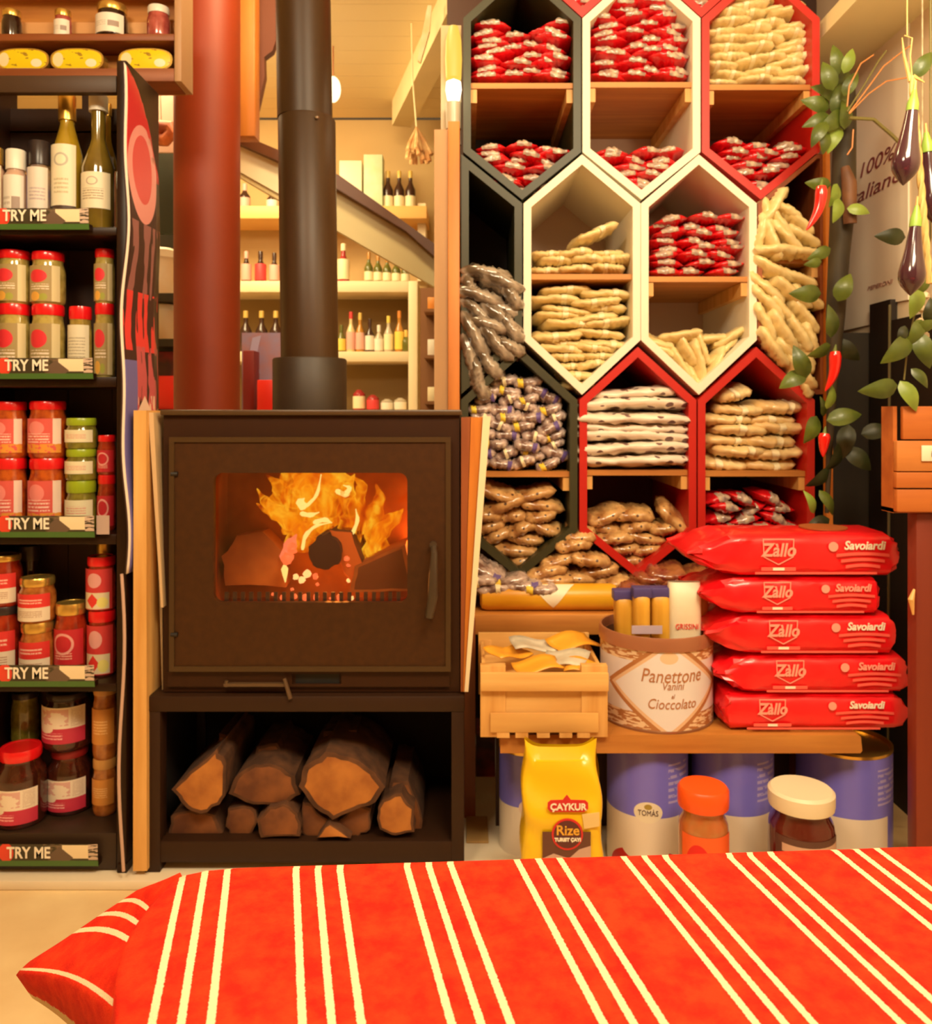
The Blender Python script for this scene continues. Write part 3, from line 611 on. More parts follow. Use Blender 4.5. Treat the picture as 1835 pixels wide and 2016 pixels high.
# stand
std = thing('log_stand', 'dark iron stand full of firewood carrying the stove', 'stand', ((SX0+SX1)/2, DS+.15, HZ))
sx0, sx1 = X(291, DS), X(914, DS); st = mat('stand_iron', (.030, .011, .004), .5, spec=.3)
zt_, zu = Z(1364, DS), Z(1394, DS); zl0, zl1 = Z(1690, DS), Z(1648, DS)
obj('top_bar', box(nb(), sx0-.001, sx1+.001, DS-.022, SY1+.021, zu-.001, zt_, bev=.003), st, std)
obj('shelf_plate', box(nb(), sx0+.001, sx1-.001, DS-.018, SY1+.018, zl0, zl1, bev=.003), st, std)
for x0, x1 in ((sx0, X(322, DS)), (X(889, DS), sx1)):
    for y0 in (DS-.02, SY1-.02): obj('leg', box(nb(), x0, x1, y0, y0+.04, HZ, zu, bev=.002), st, std)
obj('back_plate', box(nb(), sx0+.01, sx1-.01, SY1-.005, SY1+.002, zl1, zu), mat('stand_back', (.012, .005, .002), .8), std)
for x in (sx0+.004, sx1-.012): obj('side_plate', box(nb(), x, x+.008, DS+.02, SY1-.02, zl1, zu), mat('stand_back', (.012, .005, .002), .8), std)
# firewood: rests on the shelf plate
DL = DS-.012
woodend2 = mat('log_end_dark', (.24, .08, .02), .8, c2=(.11, .033, .010), scale=16)
LG = [([(340, 1553), (372, 1520), (425, 1476), (446, 1500), (446, 1555), (430, 1585), (398, 1602), (368, 1592)], 0, 'pale wedge-shaped log pointing up at the top left of the firewood', 1),
      ([(452, 1560), (462, 1528), (498, 1504), (545, 1504), (580, 1530), (590, 1562), (560, 1582), (500, 1586)], .02, 'half-round log lying on the pile, second from the left', 2),
      ([(590, 1550), (598, 1508), (640, 1482), (690, 1488), (735, 1520), (758, 1550), (740, 1580), (700, 1592), (657, 1612), (620, 1590)], .0, 'big round log with a split face on top of the firewood', 1),
      ([(742, 1600), (752, 1572), (790, 1562), (815, 1590), (815, 1635), (780, 1645), (750, 1635)], .0, 'small knotted log at the right end of the firewood', 1),
      ([(328, 1648), (338, 1605), (372, 1596), (425, 1604), (442, 1648)], .03, 'dark log under the pale wedge at the left', 2),
      ([(446, 1625), (450, 1590), (498, 1588), (508, 1620), (490, 1648), (455, 1648)], .03, 'brown split log low in the pile, left of the round one', 2),
      ([(512, 1648), (508, 1615), (530, 1590), (560, 1584), (585, 1600), (594, 1630), (588, 1648)], .0, 'round log with an olive face at the bottom of the pile', 2),
      ([(596, 1640), (594, 1575), (612, 1585), (648, 1620), (630, 1648), (604, 1648)], .02, 'dark wedge log under the left of the big round log', 2),
      ([(662, 1620), (700, 1585), (730, 1590), (728, 1632), (706, 1648), (690, 1648)], .02, 'dark quarter log under the right of the big round log', 2),
      ([(622, 1648), (650, 1620), (688, 1648)], -.01, 'thin pale split piece at the foot of the pile', 1),
      ([(760, 1560), (770, 1530), (805, 1540), (832, 1600), (832, 1648), (816, 1648)], .05, 'long dark log behind the knotted one at the right', 2),
      ([(424, 1480), (434, 1442), (460, 1452), (462, 1540), (446, 1560)], .10, 'narrow upright piece at the back behind the pale wedge', 2),
      ([(500, 1510), (505, 1470), (545, 1462), (572, 1505), (565, 1540), (510, 1540)], .10, 'dark olive log at the back behind the half-round log', 2),
      ([(632, 1490), (640, 1440), (700, 1436), (712, 1490), (690, 1540), (645, 1540)], .14, 'squarish log standing highest at the back of the pile', 2)]
for i, (p, d, l, k) in enumerate(LG): log('firewood_log', l, 'log', pp(p, DL+d), DL+d, DL+d+.25-abs(d), (bark, woodend if k == 1 else woodend2), group=None)
# flue
DP = DS+.19
fl = thing('flue_pipe', 'black metal flue pipe rising from the stove top', 'pipe', (X(606, DP), DP, zT+.008))
r0 = S(56, DP)
obj('collar', lathe(nb(), [(0, 0), (S(72, DP), 0), (S(72, DP), S(98, DP)), (S(70, DP), S(101, DP)), (0, S(101, DP))], X(610, DP), DP, zT+.008, 40), mat('collar_iron', (.030, .016, .006), .5, var=.2, scale=12), fl)
zj = Z(236, DP)
bm = nb(); lathe(bm, [(0, Z(715, DP)), (r0, Z(715, DP)), (r0, zj-.004), (r0-.002, zj), (0, zj)], 0, DP, 0, 48)
for v in bm.verts: v.co.x += X(610, DP)+(X(604, DP)-X(610, DP))*(v.co.z-Z(715, DP))/(zj-Z(715, DP))
obj('lower_pipe', bm, M['pipe'], fl)
r1 = S(53.5, DP); bm = nb(); lathe(bm, [(0, zj), (r1, zj), (r1, 2.49), (0, 2.49)], 0, DP, 0, 48)
for v in bm.verts: v.co.x += X(600.5, DP)+(X(597, DP)-X(600.5, DP))*(v.co.z-zj)/(Z(0, DP)-zj)
obj('upper_pipe', bm, M['pipe'], fl)
obj('rivet', lathe(nb(), [(0, -.004), (.004, -.002), (.005, .002), (0, .004)], X(633, DP), DP-r0*.93, Z(250, DP), 8), M['silver'], fl)
# red column and timber post behind
DC = 2.42
rc = thing('red_column', 'round orange-red painted column left of the flue pipe', 'column', (X(407, DC), DC, HZ))
obj('shaft', lathe(nb(), [(0, 0), (S(62, DC), 0), (S(63.5, DC), 2.47-.001), (0, 2.47)], X(408, DC), DC, HZ, 56), M['redcol'], rc)
obj('shaft_panel', pbox(nb(), 405, 502, 0-60, 268, DC+.10, DC+.16, bev=.004), M['orangez'], None, label='orange timber post beside the red column', cat='post')
bm = nb(); pts = [(500, -60), (545, -60), (546, 40), (548, 75), (538, 100), (522, 105), (528, 125), (518, 165), (500, 235), (488, 265), (500, 265)]
pts = [(498, -60), (548, -60), (545, 30), (548, 66), (536, 100), (520, 112), (521, 150), (510, 200), (494, 266), (487, 266)]
prism(bm, pp(pts, DC+.17), DC+.17, DC+.20)
obj('live_edge_board', bm, mat('live_edge', (.14, .035, .012), .6), label='dark live-edge board behind the orange timber post', cat='board')
# stair: cream stringer and dark handrail
def slab(name, pts, D0, D1, m, **k): return obj(name, prism(nb(), pp(pts, D0), D0, D1), m, smooth=False, **k)
DT = 2.85
stc = thing('staircase', 'staircase with a cream stringer and dark handrail sloping behind the flue', 'stair', (X(650, DT), DT, 0))
slab('stringer', [(440, 266), (440, 330), (560, 400), (660, 452), (858, 566), (880, 578), (880, 498), (660, 372), (560, 322), (470, 276)], DT, DT+.04, mat('stringer_cream', (.62, .52, .28), .6), parent=stc)
slab('handrail', [(440, 250), (470, 262), (560, 300), (668, 345), (870, 490), (880, 520), (856, 505), (800, 455), (668, 374), (560, 322), (470, 282), (440, 270)], DT-.05, DT+.001, mat('handrail_dark', (.10, .03, .008), .4), parent=stc)
slab('stair_panel', [(440, 278), (440, 320), (555, 385), (555, 312)], DT-.008, DT-.002, mat('stair_card', (.85, .80, .58), .6), parent=stc)
obj('newel_post', box(nb(), X(886, DT), X(900, DT), DT, DT+.04, 0, Z(500, DT)), M['brownz'], stc)
# post at the edge of the honeycomb wall
pt = thing('timber_post', 'beige and orange edged post left of the honeycomb shelves', 'post', (X(880, 2.13), 2.16, HZ))
obj('painted_face', box(nb(), X(855, 2.14), X(882, 2.14), 2.14, 2.60, HZ, Z(255, 2.14)), mat('post_beige', (.50, .28, .12), .6, c2=(.42, .22, .09), scale=12, stretch=(1, 1, .1)), pt)
obj('wood_edge', box(nb(), X(882, 2.13), X(905, 2.13), 2.13, 2.20, HZ, Z(238, 2.13), bev=.002), M['orangez'], pt)
sc_ = thing('wall_sconce', 'tall glass wall light glowing white and yellow above the timber post', 'lamp', (X(890, 2.16), 2.16, Z(255, 2.16)))
bm = nb(); lathe(bm, [(0, 0), (.020, .0), (.021, .068), (0, .07)], X(893, 2.17), 2.17, Z(255, 2.17), 24); obj('base', bm, mat('sconce_grey', (.42, .36, .26), .3), sc_)
obj('bulb', lathe(nb(), [(0, 0), (.016, .004), (.021, .03), (.019, .05), (0, .06)], X(893, 2.17), 2.17, Z(200, 2.17), 20), emis('bulb_glow', (1, .92, .68), 3.2), sc_)
obj('shade', lathe(nb(), [(.020, 0), (.022, .05), (.020, .10), (.012, .135), (0, .14)], X(893, 2.17), 2.17, Z(155, 2.17), 20), emis('shade_glow', (1, .62, .08), 1.1), sc_)
obj('back_plate', box(nb(), X(868, 2.2), X(908, 2.2), 2.2, 2.21, Z(285, 2.2), Z(50, 2.2)), mat('sconce_back', (.5, .36, .2), .3), sc_)
point((X(893, 2.05), 2.05, Z(150, 2.1)), .35, (1, .8, .45), .02)
# planks leaning on the stove sides
def plank(label, top, bot, D0, D1, m, name='wood_plank'):
    (a, b, y0), (c, d, y1) = top, bot
    bm = nb(); A = [(a, y0), (b, y0), (d, y1), (c, y1)]; prism(bm, pp(A, D0), D0, D1); return obj(name, bm, m, smooth=False, label=label, cat='plank')
plank('knotty pine plank standing upright between rack and stove', (263, 288, 808), (262, 289, 1715), DS-.035, DS+.25, M['pine'])
plank('thin pale board leaning towards the stove, left side', (292, 302, 812), (317, 321, 1196), DS-.02, DS+.29, mat('pale_edge', (.62, .42, .22), .6))
plank('beige board leaning closest to the stove, left side', (303, 316, 812), (319, 321, 1362), DS+.02, DS+.29, mat('beige_board', (.45, .30, .15), .6))
plank('brown board leaning against the right side of the stove', (908, 926, 822), (907, 911, 1362), DS-.01, DS+.30, M['brownz'])
plank('orange layered board leaning at the right side of the stove', (927, 950, 822), (911.5, 914, 1362), DS-.01, DS+.30, M['orangez'])
plank('board with a bright white edge leaning outermost right of the stove', (951, 966, 820), (914.5, 922, 1362), DS-.02, DS+.29, mat('white_edge', (.82, .66, .42), .6))
# ================================================================= back room: white shelving with bottles
DB = 3.95
shelf_w = mat('shelving_cream', (.84, .68, .42), .5); shelf_lit = mat('shelving_lit_orange', (.85, .48, .14), .5)  # top board's orange is warm light painted into the cream shelving colour
bs = thing('bottle_shelving', 'cream shelving full of bottles against the back wall', 'shelving', (X(650, DB), DB+.14, 0))
BX0, BX1 = X(330, DB), X(822, DB)
obj('back_panel', box(nb(), BX0, BX1, DB+.26, DB+.28, 0, Z(553, DB)), mat('shelving_back', (.34, .22, .08), .7), bs)
BZ = {}
for key, y0, y1, m in (('top', 405, 430, shelf_lit), ('a', 553, 575, shelf_w), ('b', 692, 712, shelf_w), ('c', 808, 830, shelf_w)):
    obj('shelf_board', pbox(nb(), 330, 840 if key == 'top' else 804, y0, y1, DB, DB+.26, bev=.003), m, bs); BZ[key] = Z(y0, DB)
obj('upright', pbox(nb(), 804, 822, 553, 1200, DB, DB+.26, bev=.003), shelf_w, bs)
obj('upright', pbox(nb(), 822, 838, 400, 553, DB+.1, DB+.26), shelf_w, bs)
obj('lower_doors', box(nb(), BX0, BX1, DB+.01, DB+.25, 0, Z(1000, DB)), shelf_w, bs)
gl = {k: mat('far_glass_'+k, c, .2) for k, c in dict(dark=(.05, .02, .012), green=(.12, .12, .02), amber=(.45, .20, .03), red=(.35, .03, .03), pale=(.70, .55, .28), clear=(.5, .42, .3)).items()}
fl_ = {k: mat('far_label_'+k, c, .5) for k, c in dict(cream=(.84, .72, .45), pink=(.75, .40, .32), red=(.7, .05, .05), yellow=(.8, .6, .1), white=(.8, .72, .6)).items()}
gold_ = mat('far_gold', (.75, .5, .12), .35)
def far(px, w, ytop, key, g, c, l, lab, lr=(.1, .45), grp=None, D=DB+.09, name='bottle', sh=.5):
    bottle(lab, px-w/2, px+w/2, ytop, BZ[key] if isinstance(key, str) else key, D, gl[g], c, (BZ[key]-Z(BZ and ytop, D))*0+14, fl_[l] if l else None, lr, sh, .42, name=name, group=grp, neck=.38, parts=False)
for i, px in enumerate((764, 786, 808)): far(px, 20, 337, 'top', 'dark', gold_, 'cream', 'dark gold-foiled wine bottle right of the green box, %s of three' % ('left', 'middle', 'right')[i], (.05, .35), 'gold foil bottles on the top back shelf')
for px, g, c, l, yt, d in ((482, 'dark', fl_['pink'], 'pink', 362, 'pale capped bottle by the red column on the top back shelf'), (536, 'dark', fl_['cream'], 'white', 372, 'small bottle beside the flue on the top back shelf')): far(px, 22, yt, 'top', g, c, l, d)
for px, yt, g, c, l, w_, d in ((485, 495, 'dark', fl_['pink'], 'pink', 20, 'dark bottle next to the red column on the second back shelf'), (513, 495, 'dark', gl['dark'], 'red', 22, 'dark bottle with a red label left of the flue, second back shelf'), (540, 498, 'dark', gl['dark'], 'pink', 20, 'dark bottle with a pink label touching the flue, second back shelf'),
        (676, 480, 'red', fl_['cream'], 'cream', 24, 'bottle with white and red label right of the flue, second back shelf')): far(px, w_, yt, 'a', g, c, l, d, (.1, .6))
for i in range(5): far(726+i*18, 17, 497+i*3, 'a', 'green', gl['amber'], 'cream', 'small green cream-labelled bottle under the stair board, %s from the left' % ('first', 'second', 'third', 'fourth', 'fifth')[i], (.1, .38), 'small green bottles on the second back shelf')
for i, px in enumerate((484, 515, 543)): far(px, 24, 612, 'b', 'dark', gold_, None, 'dark golden-capped bottle between column and flue, %s of three' % ('left', 'middle', 'right')[i], (.1, .4), 'golden capped bottles on the third back shelf')
for px, yt, g, c, l, d in ((672, 640, 'green', gl['green'], 'yellow', 'greenish bottle beside the flue, third back shelf'), (691, 614, 'pale', fl_['red'], 'pink', 'pink bottle with a red top, third back shelf'), (709, 616, 'amber', gold_, 'pink', 'amber bottle with a gold top beside the red-topped one'),
        (728, 628, 'dark', gl['dark'], 'white', 'short dark bottle in the middle of the third back shelf'), (746, 640, 'clear', fl_['white'], 'white', 'short clear bottle with a white label, third back shelf'), (765, 622, 'clear', fl_['yellow'], 'cream', 'clear bottle with a cream label, third back shelf'), (786, 612, 'amber', mat('far_orange', (.7, .25, .04), .4), 'yellow', 'tall bottle with an orange top at the right of the third back shelf'), (799, 650, 'green', gold_, None, 'greenish bottle squeezed in at the shelving upright')): far(px, 18, yt, 'b', g, c, l, d, (.08, .5))
for px, yt, g, c, l, d in ((707, 768, 'red', fl_['red'], 'cream', 'red-topped jar with a cream label on the lowest back shelf'), (734, 778, 'red', fl_['red'], 'red', 'small red jar on the lowest back shelf'), (762, 786, 'clear', fl_['cream'], 'white', 'pale jar left of its twin on the lowest back shelf'), (788, 784, 'clear', fl_['cream'], 'white', 'pale jar beside the shelving upright on the lowest back shelf')): far(px, 24, yt, 'c', g, c, l, d, (.1, .7), name='jar', sh=.8)
def boxthing(name, px0, px1, y0, D, zb, dep, m, label, cat, M2=None):
    return obj(name, box(nb(), X(px0, D), X(px1, D), D, D+dep, zb, Z(y0, D), bev=.002), m, label=label, cat=cat)
boxthing('gift_box', 716, 753, 304, DB+.05, BZ['top'], .1, mat('mint_box', (.50, .62, .35), .5, c2=(.62, .66, .45), scale=18), 'pale green patterned box standing on the top back shelf', 'box')
boxthing('gift_box', 668, 712, 316, DB+.08, BZ['top'], .1, mat('white_box', (.84, .70, .52), .5), 'white box on the top back shelf beside the green one', 'box')
boxthing('gift_box', 664, 700, 372, DB+.03, BZ['top'], .04, mat('cream_box', (.80, .66, .5), .5), 'small white box low in front on the top back shelf', 'box')
# things in the gap right of the shelving and between column and flue
dsp = thing('side_shelving', 'narrow dark shelving in the gap right of the cream shelving', 'shelving', (X(840, 3.6), 3.7, 0))
obj('panel', box(nb(), X(825, 3.6), X(866, 3.6), 3.70, 3.72, 0, Z(560, 3.6)), mat('side_dark', (.22, .09, .03), .7), dsp)
for y in (610, 700, 790): obj('ledge', box(nb(), X(836, 3.6), X(866, 3.6), 3.56, 3.70, Z(y+6, 3.6), Z(y, 3.6)), mat('side_dark', (.22, .09, .03), .7), dsp)
for y, yt, m, l in ((610, 585, 'orange', 'orange packet on the top ledge of the narrow side shelving'), (700, 668, 'white', 'white packet on the middle ledge of the narrow side shelving'), (790, 762, 'cream', 'cream packet on the lowest ledge of the narrow side shelving')):
    boxthing('packet', 842, 858, yt, 3.6, Z(y, 3.6), .05, mat('far_orange', (.7, .25, .04), .4) if m == 'orange' else fl_[m], l, 'packet')
DG = 2.9
gs = thing('side_table', 'low dark stand behind the stove between column and flue', 'stand', (X(500, DG), DG+.1, 0))
obj('top', box(nb(), X(470, DG), X(560, DG), DG, DG+.25, Z(818, DG), Z(809, DG)), M['brown'], gs)
for x in (474, 550): obj('leg', box(nb(), X(x, DG), X(x+8, DG), DG+.02, DG+.05, 0, Z(818, DG)), M['brown'], gs)
boxthing('box', 506, 537, 748, DG+.02, Z(809, DG), .08, mat('scarlet_box', (.85, .03, .015), .4), 'bright red box standing behind the stove left of the flue', 'box')
boxthing('box', 478, 500, 690, DG+.10, Z(809, DG), .08, mat('maroon_box', (.20, .012, .01), .5), 'dark maroon box behind the stove next to the red column', 'box')
bm = nb(); box(bm, X(476, DG+.2), X(552, DG+.2), DG+.2, DG+.22, Z(809, DG), Z(655, DG+.2)); obj('display_card', bm, mat('patch_card', (.42, .20, .22), .5, c2=(.30, .26, .45), scale=14), label='pinkish-blue patterned display card behind the red box', cat='card')
obj('flag', prism(nb(), pp([(497, 665), (514, 660), (505, 700), (512, 735), (498, 738), (490, 700)], DG+.18), DG+.18, DG+.183), mat('pale_blue', (.42, .38, .62), .5), label='small pale blue flag hanging behind the stove', cat='flag')
# behind the rack: tubs between banner and column
DK = 2.9
ks = thing('back_cabinet', 'dark cabinet of tubs seen between the banner and the red column', 'cabinet', (X(315, DK), DK+.15, 0))
obj('back_panel', box(nb(), X(240, DK), X(350, DK), DK+.22, DK+.24, 0, Z(280, DK)), mat('cabinet_dark', (.03, .022, .008), .7), ks)
for y in (577, 667, 806): obj('shelf_board', box(nb(), X(240, DK), X(350, DK), DK, DK+.22, Z(y+14, DK), Z(y, DK)), mat('cabinet_dark', (.03, .022, .008), .7), ks)
bm = nb(); prism(bm, pp([(297, 280), (350, 280), (350, 460), (297, 460)], DK+.1), DK+.1, DK+.12); obj('green_door', bm, mat('dark_green', (.018, .022, .006), .6), ks)
def tub(px0, px1, yt, zb, D, m, lidm, l):
    r = S(px1-px0, D)/2; t = thing('tub', l, 'tub', (X((px0+px1)/2, D), D, zb)); h = Z(yt, D)-zb
    obj('body', lathe(nb(), [(0, 0), (r*.88, 0), (r, h*.8), (0, h*.8)], X((px0+px1)/2, D), D, zb, 24), m, t)
    obj('lid', lathe(nb(), [(0, h*.8), (r*1.04, h*.8), (r*1.04, h*.95), (r*.8, h), (0, h)], X((px0+px1)/2, D), D, zb, 24), lidm, t)
tm = mat('tub_print', (.80, .58, .32), .5, c2=(.82, .70, .5), scale=10)
tub(294, 345, 490, Z(577, DK), DK+.1, tm, M['white'], 'round cream tub on the upper board behind the banner')
tub(300, 347, 598, Z(667, DK), DK+.1, tm, M['hwhite'], 'round cream tub with a pale lid on the middle board behind the banner')
boxthing('box', 300, 350, 672+20, DK+.05, Z(806, DK), .1, mat('red_dark', (.35, .01, .008), .5, c2=(.05, .01, .005), scale=9), 'dark box with red patches behind the banner', 'box')
boxthing('box', 302, 350, 740, DK+.01, Z(806, DK), .03, mat('scarlet_box', (.85, .03, .015), .4), 'bright red box low behind the banner beside the red column', 'box')
bm = nb(); prism(bm, pp([(286, 160), (348, 160), (348, 300), (286, 300)], DK), DK, DK+.01)
obj('poster', bm, mat('far_poster', (.74, .48, .36), .6), label='pale pinkish poster between the wooden shelf and the red column', cat='poster')
bm = nb(); tube(bm, [P(318, 250, DK-.05), (X(318, DK), DK-.05, 2.5)], .0015, 6)
obj('garland', tube(bm, [P(302, 262, DK-.05), P(318, 248, DK-.06), P(334, 250, DK-.06), P(338, 262, DK-.06), P(326, 276, DK-.06), P(306, 274, DK-.05)], .022, 10), mat('garland_orange', (.75, .22, .06), .6, c2=(.3, .06, .02), scale=20), label='orange ring ornament hanging between the banner and the column', cat='ornament')
# lamps hanging in the back room
def lamp(px, py, r, D, l, squash=1.0, s=2.2):
    t = thing('pendant_lamp', l, 'lamp', (X(px, D), D, Z(py, D)-S(r, D)*squash)); R_ = S(r, D)
    z0 = Z(py, D)-R_*squash
    obj('bulb', lathe(nb(), [(0, 0)]+[(R_*math.sin(PI*k/12), R_*squash*(1-math.cos(PI*k/12))) for k in range(1, 12)]+[(0, 2*R_*squash)], X(px, D), D, z0, 24), emis('lamp_glow', (1, .84, .48), s), t)
    obj('cord', tube(nb(), [(X(px, D), D, z0+2*R_*squash), (X(px, D), D, 2.5)], .003, 6), M['brown'], t)
lamp(656, 176, 15, 3.4, 'round glowing bulb peeping out right of the flue pipe', 1.7)
lamp(540, 35, 22, 3.2, 'large glowing lamp between the timber post and the flue', 1.6)
lamp(322, 165, 11, 2.75, 'small bright bulb under the wooden shelf left of the column', 1.0)
point((-.3, 3.1, 1.9), 1.6, (1, .78, .42), .1)
# dried bunch hanging on the right of the gap
rb = random.Random(5)
hb = thing('dried_bunch', 'brown dried bunch hanging from a cord below the ceiling beam', 'bunch', (X(822, 3.2), 3.2, Z(322, 3.2)))
bm = nb()
for k in range(26):
    a = rb.uniform(0, 2*PI); q = rb.uniform(.3, 1)
    tube(bm, [P(820, 250, 3.2)+Vector((0, 0, 0)), P(820+math.cos(a)*22*q, 285, 3.2)+Vector((0, math.sin(a)*.03, 0)), P(822+math.cos(a)*32*q, 290+32*rb.uniform(.3, 1), 3.2)+Vector((0, math.sin(a)*.05, 0))], [.003, .008, .009], 6)
obj('stems', bm, mat('dried_brown', (.48, .20, .06), .8, c2=(.7, .45, .2), scale=25), hb)
obj('cord', tube(nb(), [P(820, 252, 3.2), P(812, 150, 3.2), (X(810, 3.2), 3.2, 2.5)], .003, 6), M['cream'], hb)
obj('hanging_sign', prism(nb(), pp([(842, 10), (850, 10), (846, 60), (828, 122), (822, 118), (832, 60)], 2.9), 2.9, 2.92), mat('sign_yellow', (.6, .34, .04), .5, c2=(.75, .6, .4), scale=8), label='narrow yellow sign hanging along the ceiling beam', cat='sign')

# ================================================================= honeycomb shelves
DH = 2.15; DE = 2.58
def hexpts(xc, hw, t, s, s2, b): return [(xc, t), (xc+hw, s), (xc+hw, s2), (xc, b), (xc-hw, s2), (xc-hw, s)]
def hexbox(pts, m, mb, label, shelf_y=None, th=15, bat=True, D=DH):
    out = pp(pts, D); out = out if sum(out[i][0]*out[(i+1) % len(out)][1]-out[(i+1) % len(out)][0]*out[i][1] for i in range(len(out))) > 0 else out[::-1]
    inn = inset(out, S(th, D))
    xs = [p[0] for p in out]; zs = [p[1] for p in out]
    t = thing('honeycomb_box', label, 'shelf box', ((min(xs)+max(xs))/2, D+.2, min(zs)))
    obj('frame', ringprism(nb(), out, inn, D, DE), m, t, smooth=False)
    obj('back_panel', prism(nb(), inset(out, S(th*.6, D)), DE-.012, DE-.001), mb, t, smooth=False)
    if shelf_y:
        x0 = min(p[0] for p in inn); x1 = max(p[0] for p in inn); z = Z(shelf_y, D)
        obj('shelf_board', box(nb(), x0, x1, D+.012, DE-.013, z-.014, z), M['oak'], t)
        if bat:
            for a, b in ((x0, x0+.016), (x1-.016, x1)): obj('batten', box(nb(), a, b, D+.016, DE-.014, z-.05, z-.015), M['pine'], t)
    return t
WH, WB, RH, RBk, GH, GB = M['hwhite'], M['hback'], M['hred'], M['hredb'], M['hgreen'], M['hgreenb']
def hx(xc, row, hw=116):
    ys = {0: (-440, -335, -70, 35), 1: (-70, 35, 300, 394), 2: (303, 400, 670, 778), 3: (682, 787, 1046, 1140)}[row]
    return hexpts(xc, hw, ys[0]+1, ys[1]+.5, ys[2]-.5, ys[3]-1)
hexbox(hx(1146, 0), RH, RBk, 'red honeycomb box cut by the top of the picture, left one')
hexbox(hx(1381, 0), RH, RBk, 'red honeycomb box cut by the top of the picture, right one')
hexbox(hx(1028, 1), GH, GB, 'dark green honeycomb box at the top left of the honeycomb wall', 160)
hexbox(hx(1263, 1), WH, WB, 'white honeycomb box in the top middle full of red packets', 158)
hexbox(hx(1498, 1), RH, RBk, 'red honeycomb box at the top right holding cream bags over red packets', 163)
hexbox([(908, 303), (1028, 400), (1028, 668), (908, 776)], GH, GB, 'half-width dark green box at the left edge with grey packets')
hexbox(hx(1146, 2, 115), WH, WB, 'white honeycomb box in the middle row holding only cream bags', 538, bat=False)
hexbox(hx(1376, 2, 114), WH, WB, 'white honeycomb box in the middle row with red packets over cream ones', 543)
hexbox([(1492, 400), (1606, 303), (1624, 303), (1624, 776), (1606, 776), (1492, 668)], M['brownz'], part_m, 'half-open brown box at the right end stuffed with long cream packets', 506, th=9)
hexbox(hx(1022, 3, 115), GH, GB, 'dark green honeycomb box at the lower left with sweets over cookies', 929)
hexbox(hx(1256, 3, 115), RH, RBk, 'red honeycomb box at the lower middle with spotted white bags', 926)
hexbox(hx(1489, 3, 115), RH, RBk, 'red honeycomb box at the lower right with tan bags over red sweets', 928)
# ---------------------------------------------------------------- packets
def packet_bm(L, Wd, H, seed, wr=.10, crimp=.16, ns=19, nr=18, power=2.6, lens=False):
    r = random.Random(seed); bm = nb(); rings = []
    for i in range(ns):
        t = -1+2*i/(ns-1); e = abs(t)
        body = max(0, 1-max(0, (e-(1-crimp*2.2))/(crimp*2.2))**2)**.5 if e > 1-crimp*2.2 else 1
        if lens: body = max(.05, (1-e**1.7)**.9)
        if e > 1-crimp*.45: body = min(body, .06)
        hz = max(.0012/H, body); wy = 1-.25*(e**power)
        ring = []
        for k in range(nr):
            a = 2*PI*k/nr; c, s = math.cos(a), math.sin(a)
            y = Wd/2*wy*math.copysign(abs(c)**.75, c)*(1+r.uniform(-wr, wr)*.35)
            z = H/2*hz*math.copysign(abs(s)**.85, s)*(1+r.uniform(-wr, wr)*2)
            ring.append(bm.verts.new((L/2*t+r.uniform(-1, 1)*L*.01, y, z+H*.06*math.sin(t*3+seed))))
        rings.append(ring)
    for a, b in zip(rings, rings[1:]):
        for k in range(nr): bm.faces.new((a[k], a[(k+1) % nr], b[(k+1) % nr], b[k]))
    bm.faces.new(rings[0]); bm.faces.new(list(reversed(rings[-1])))
    return bm
def rawobj(name, bm, m, parent=None, smooth=True):
    bmesh.ops.recalc_face_normals(bm, faces=bm.faces)
    me = bpy.data.meshes.new(name); bm.to_mesh(me); bm.free()
    for p in me.polygons: p.use_smooth = smooth
    me.materials.append(m); o = bpy.data.objects.new(name, me); col.objects.link(o); o.parent = parent; return o
def patch_on(L, Wd, H, seed, t0, t1, k0, k1, out=1.03, **kw):
    bm = packet_bm(L, Wd, H, seed, **kw); bm.faces.ensure_lookup_table(); bm.faces.index_update()
    nr = kw.get('nr', 18); ns = kw.get('ns', 19); keep = set()
    for i in range(ns-1):
        for k in range(nr):
            if t0 <= i < t1 and k in [(q % nr) for q in range(k0, k1)]: keep.add(i*nr+k)
    bmesh.ops.delete(bm, geom=[f for f in bm.faces if f.index not in keep], context='FACES')
    for v in bm.verts: v.co.y *= out; v.co.z *= out*1.02
    return bm
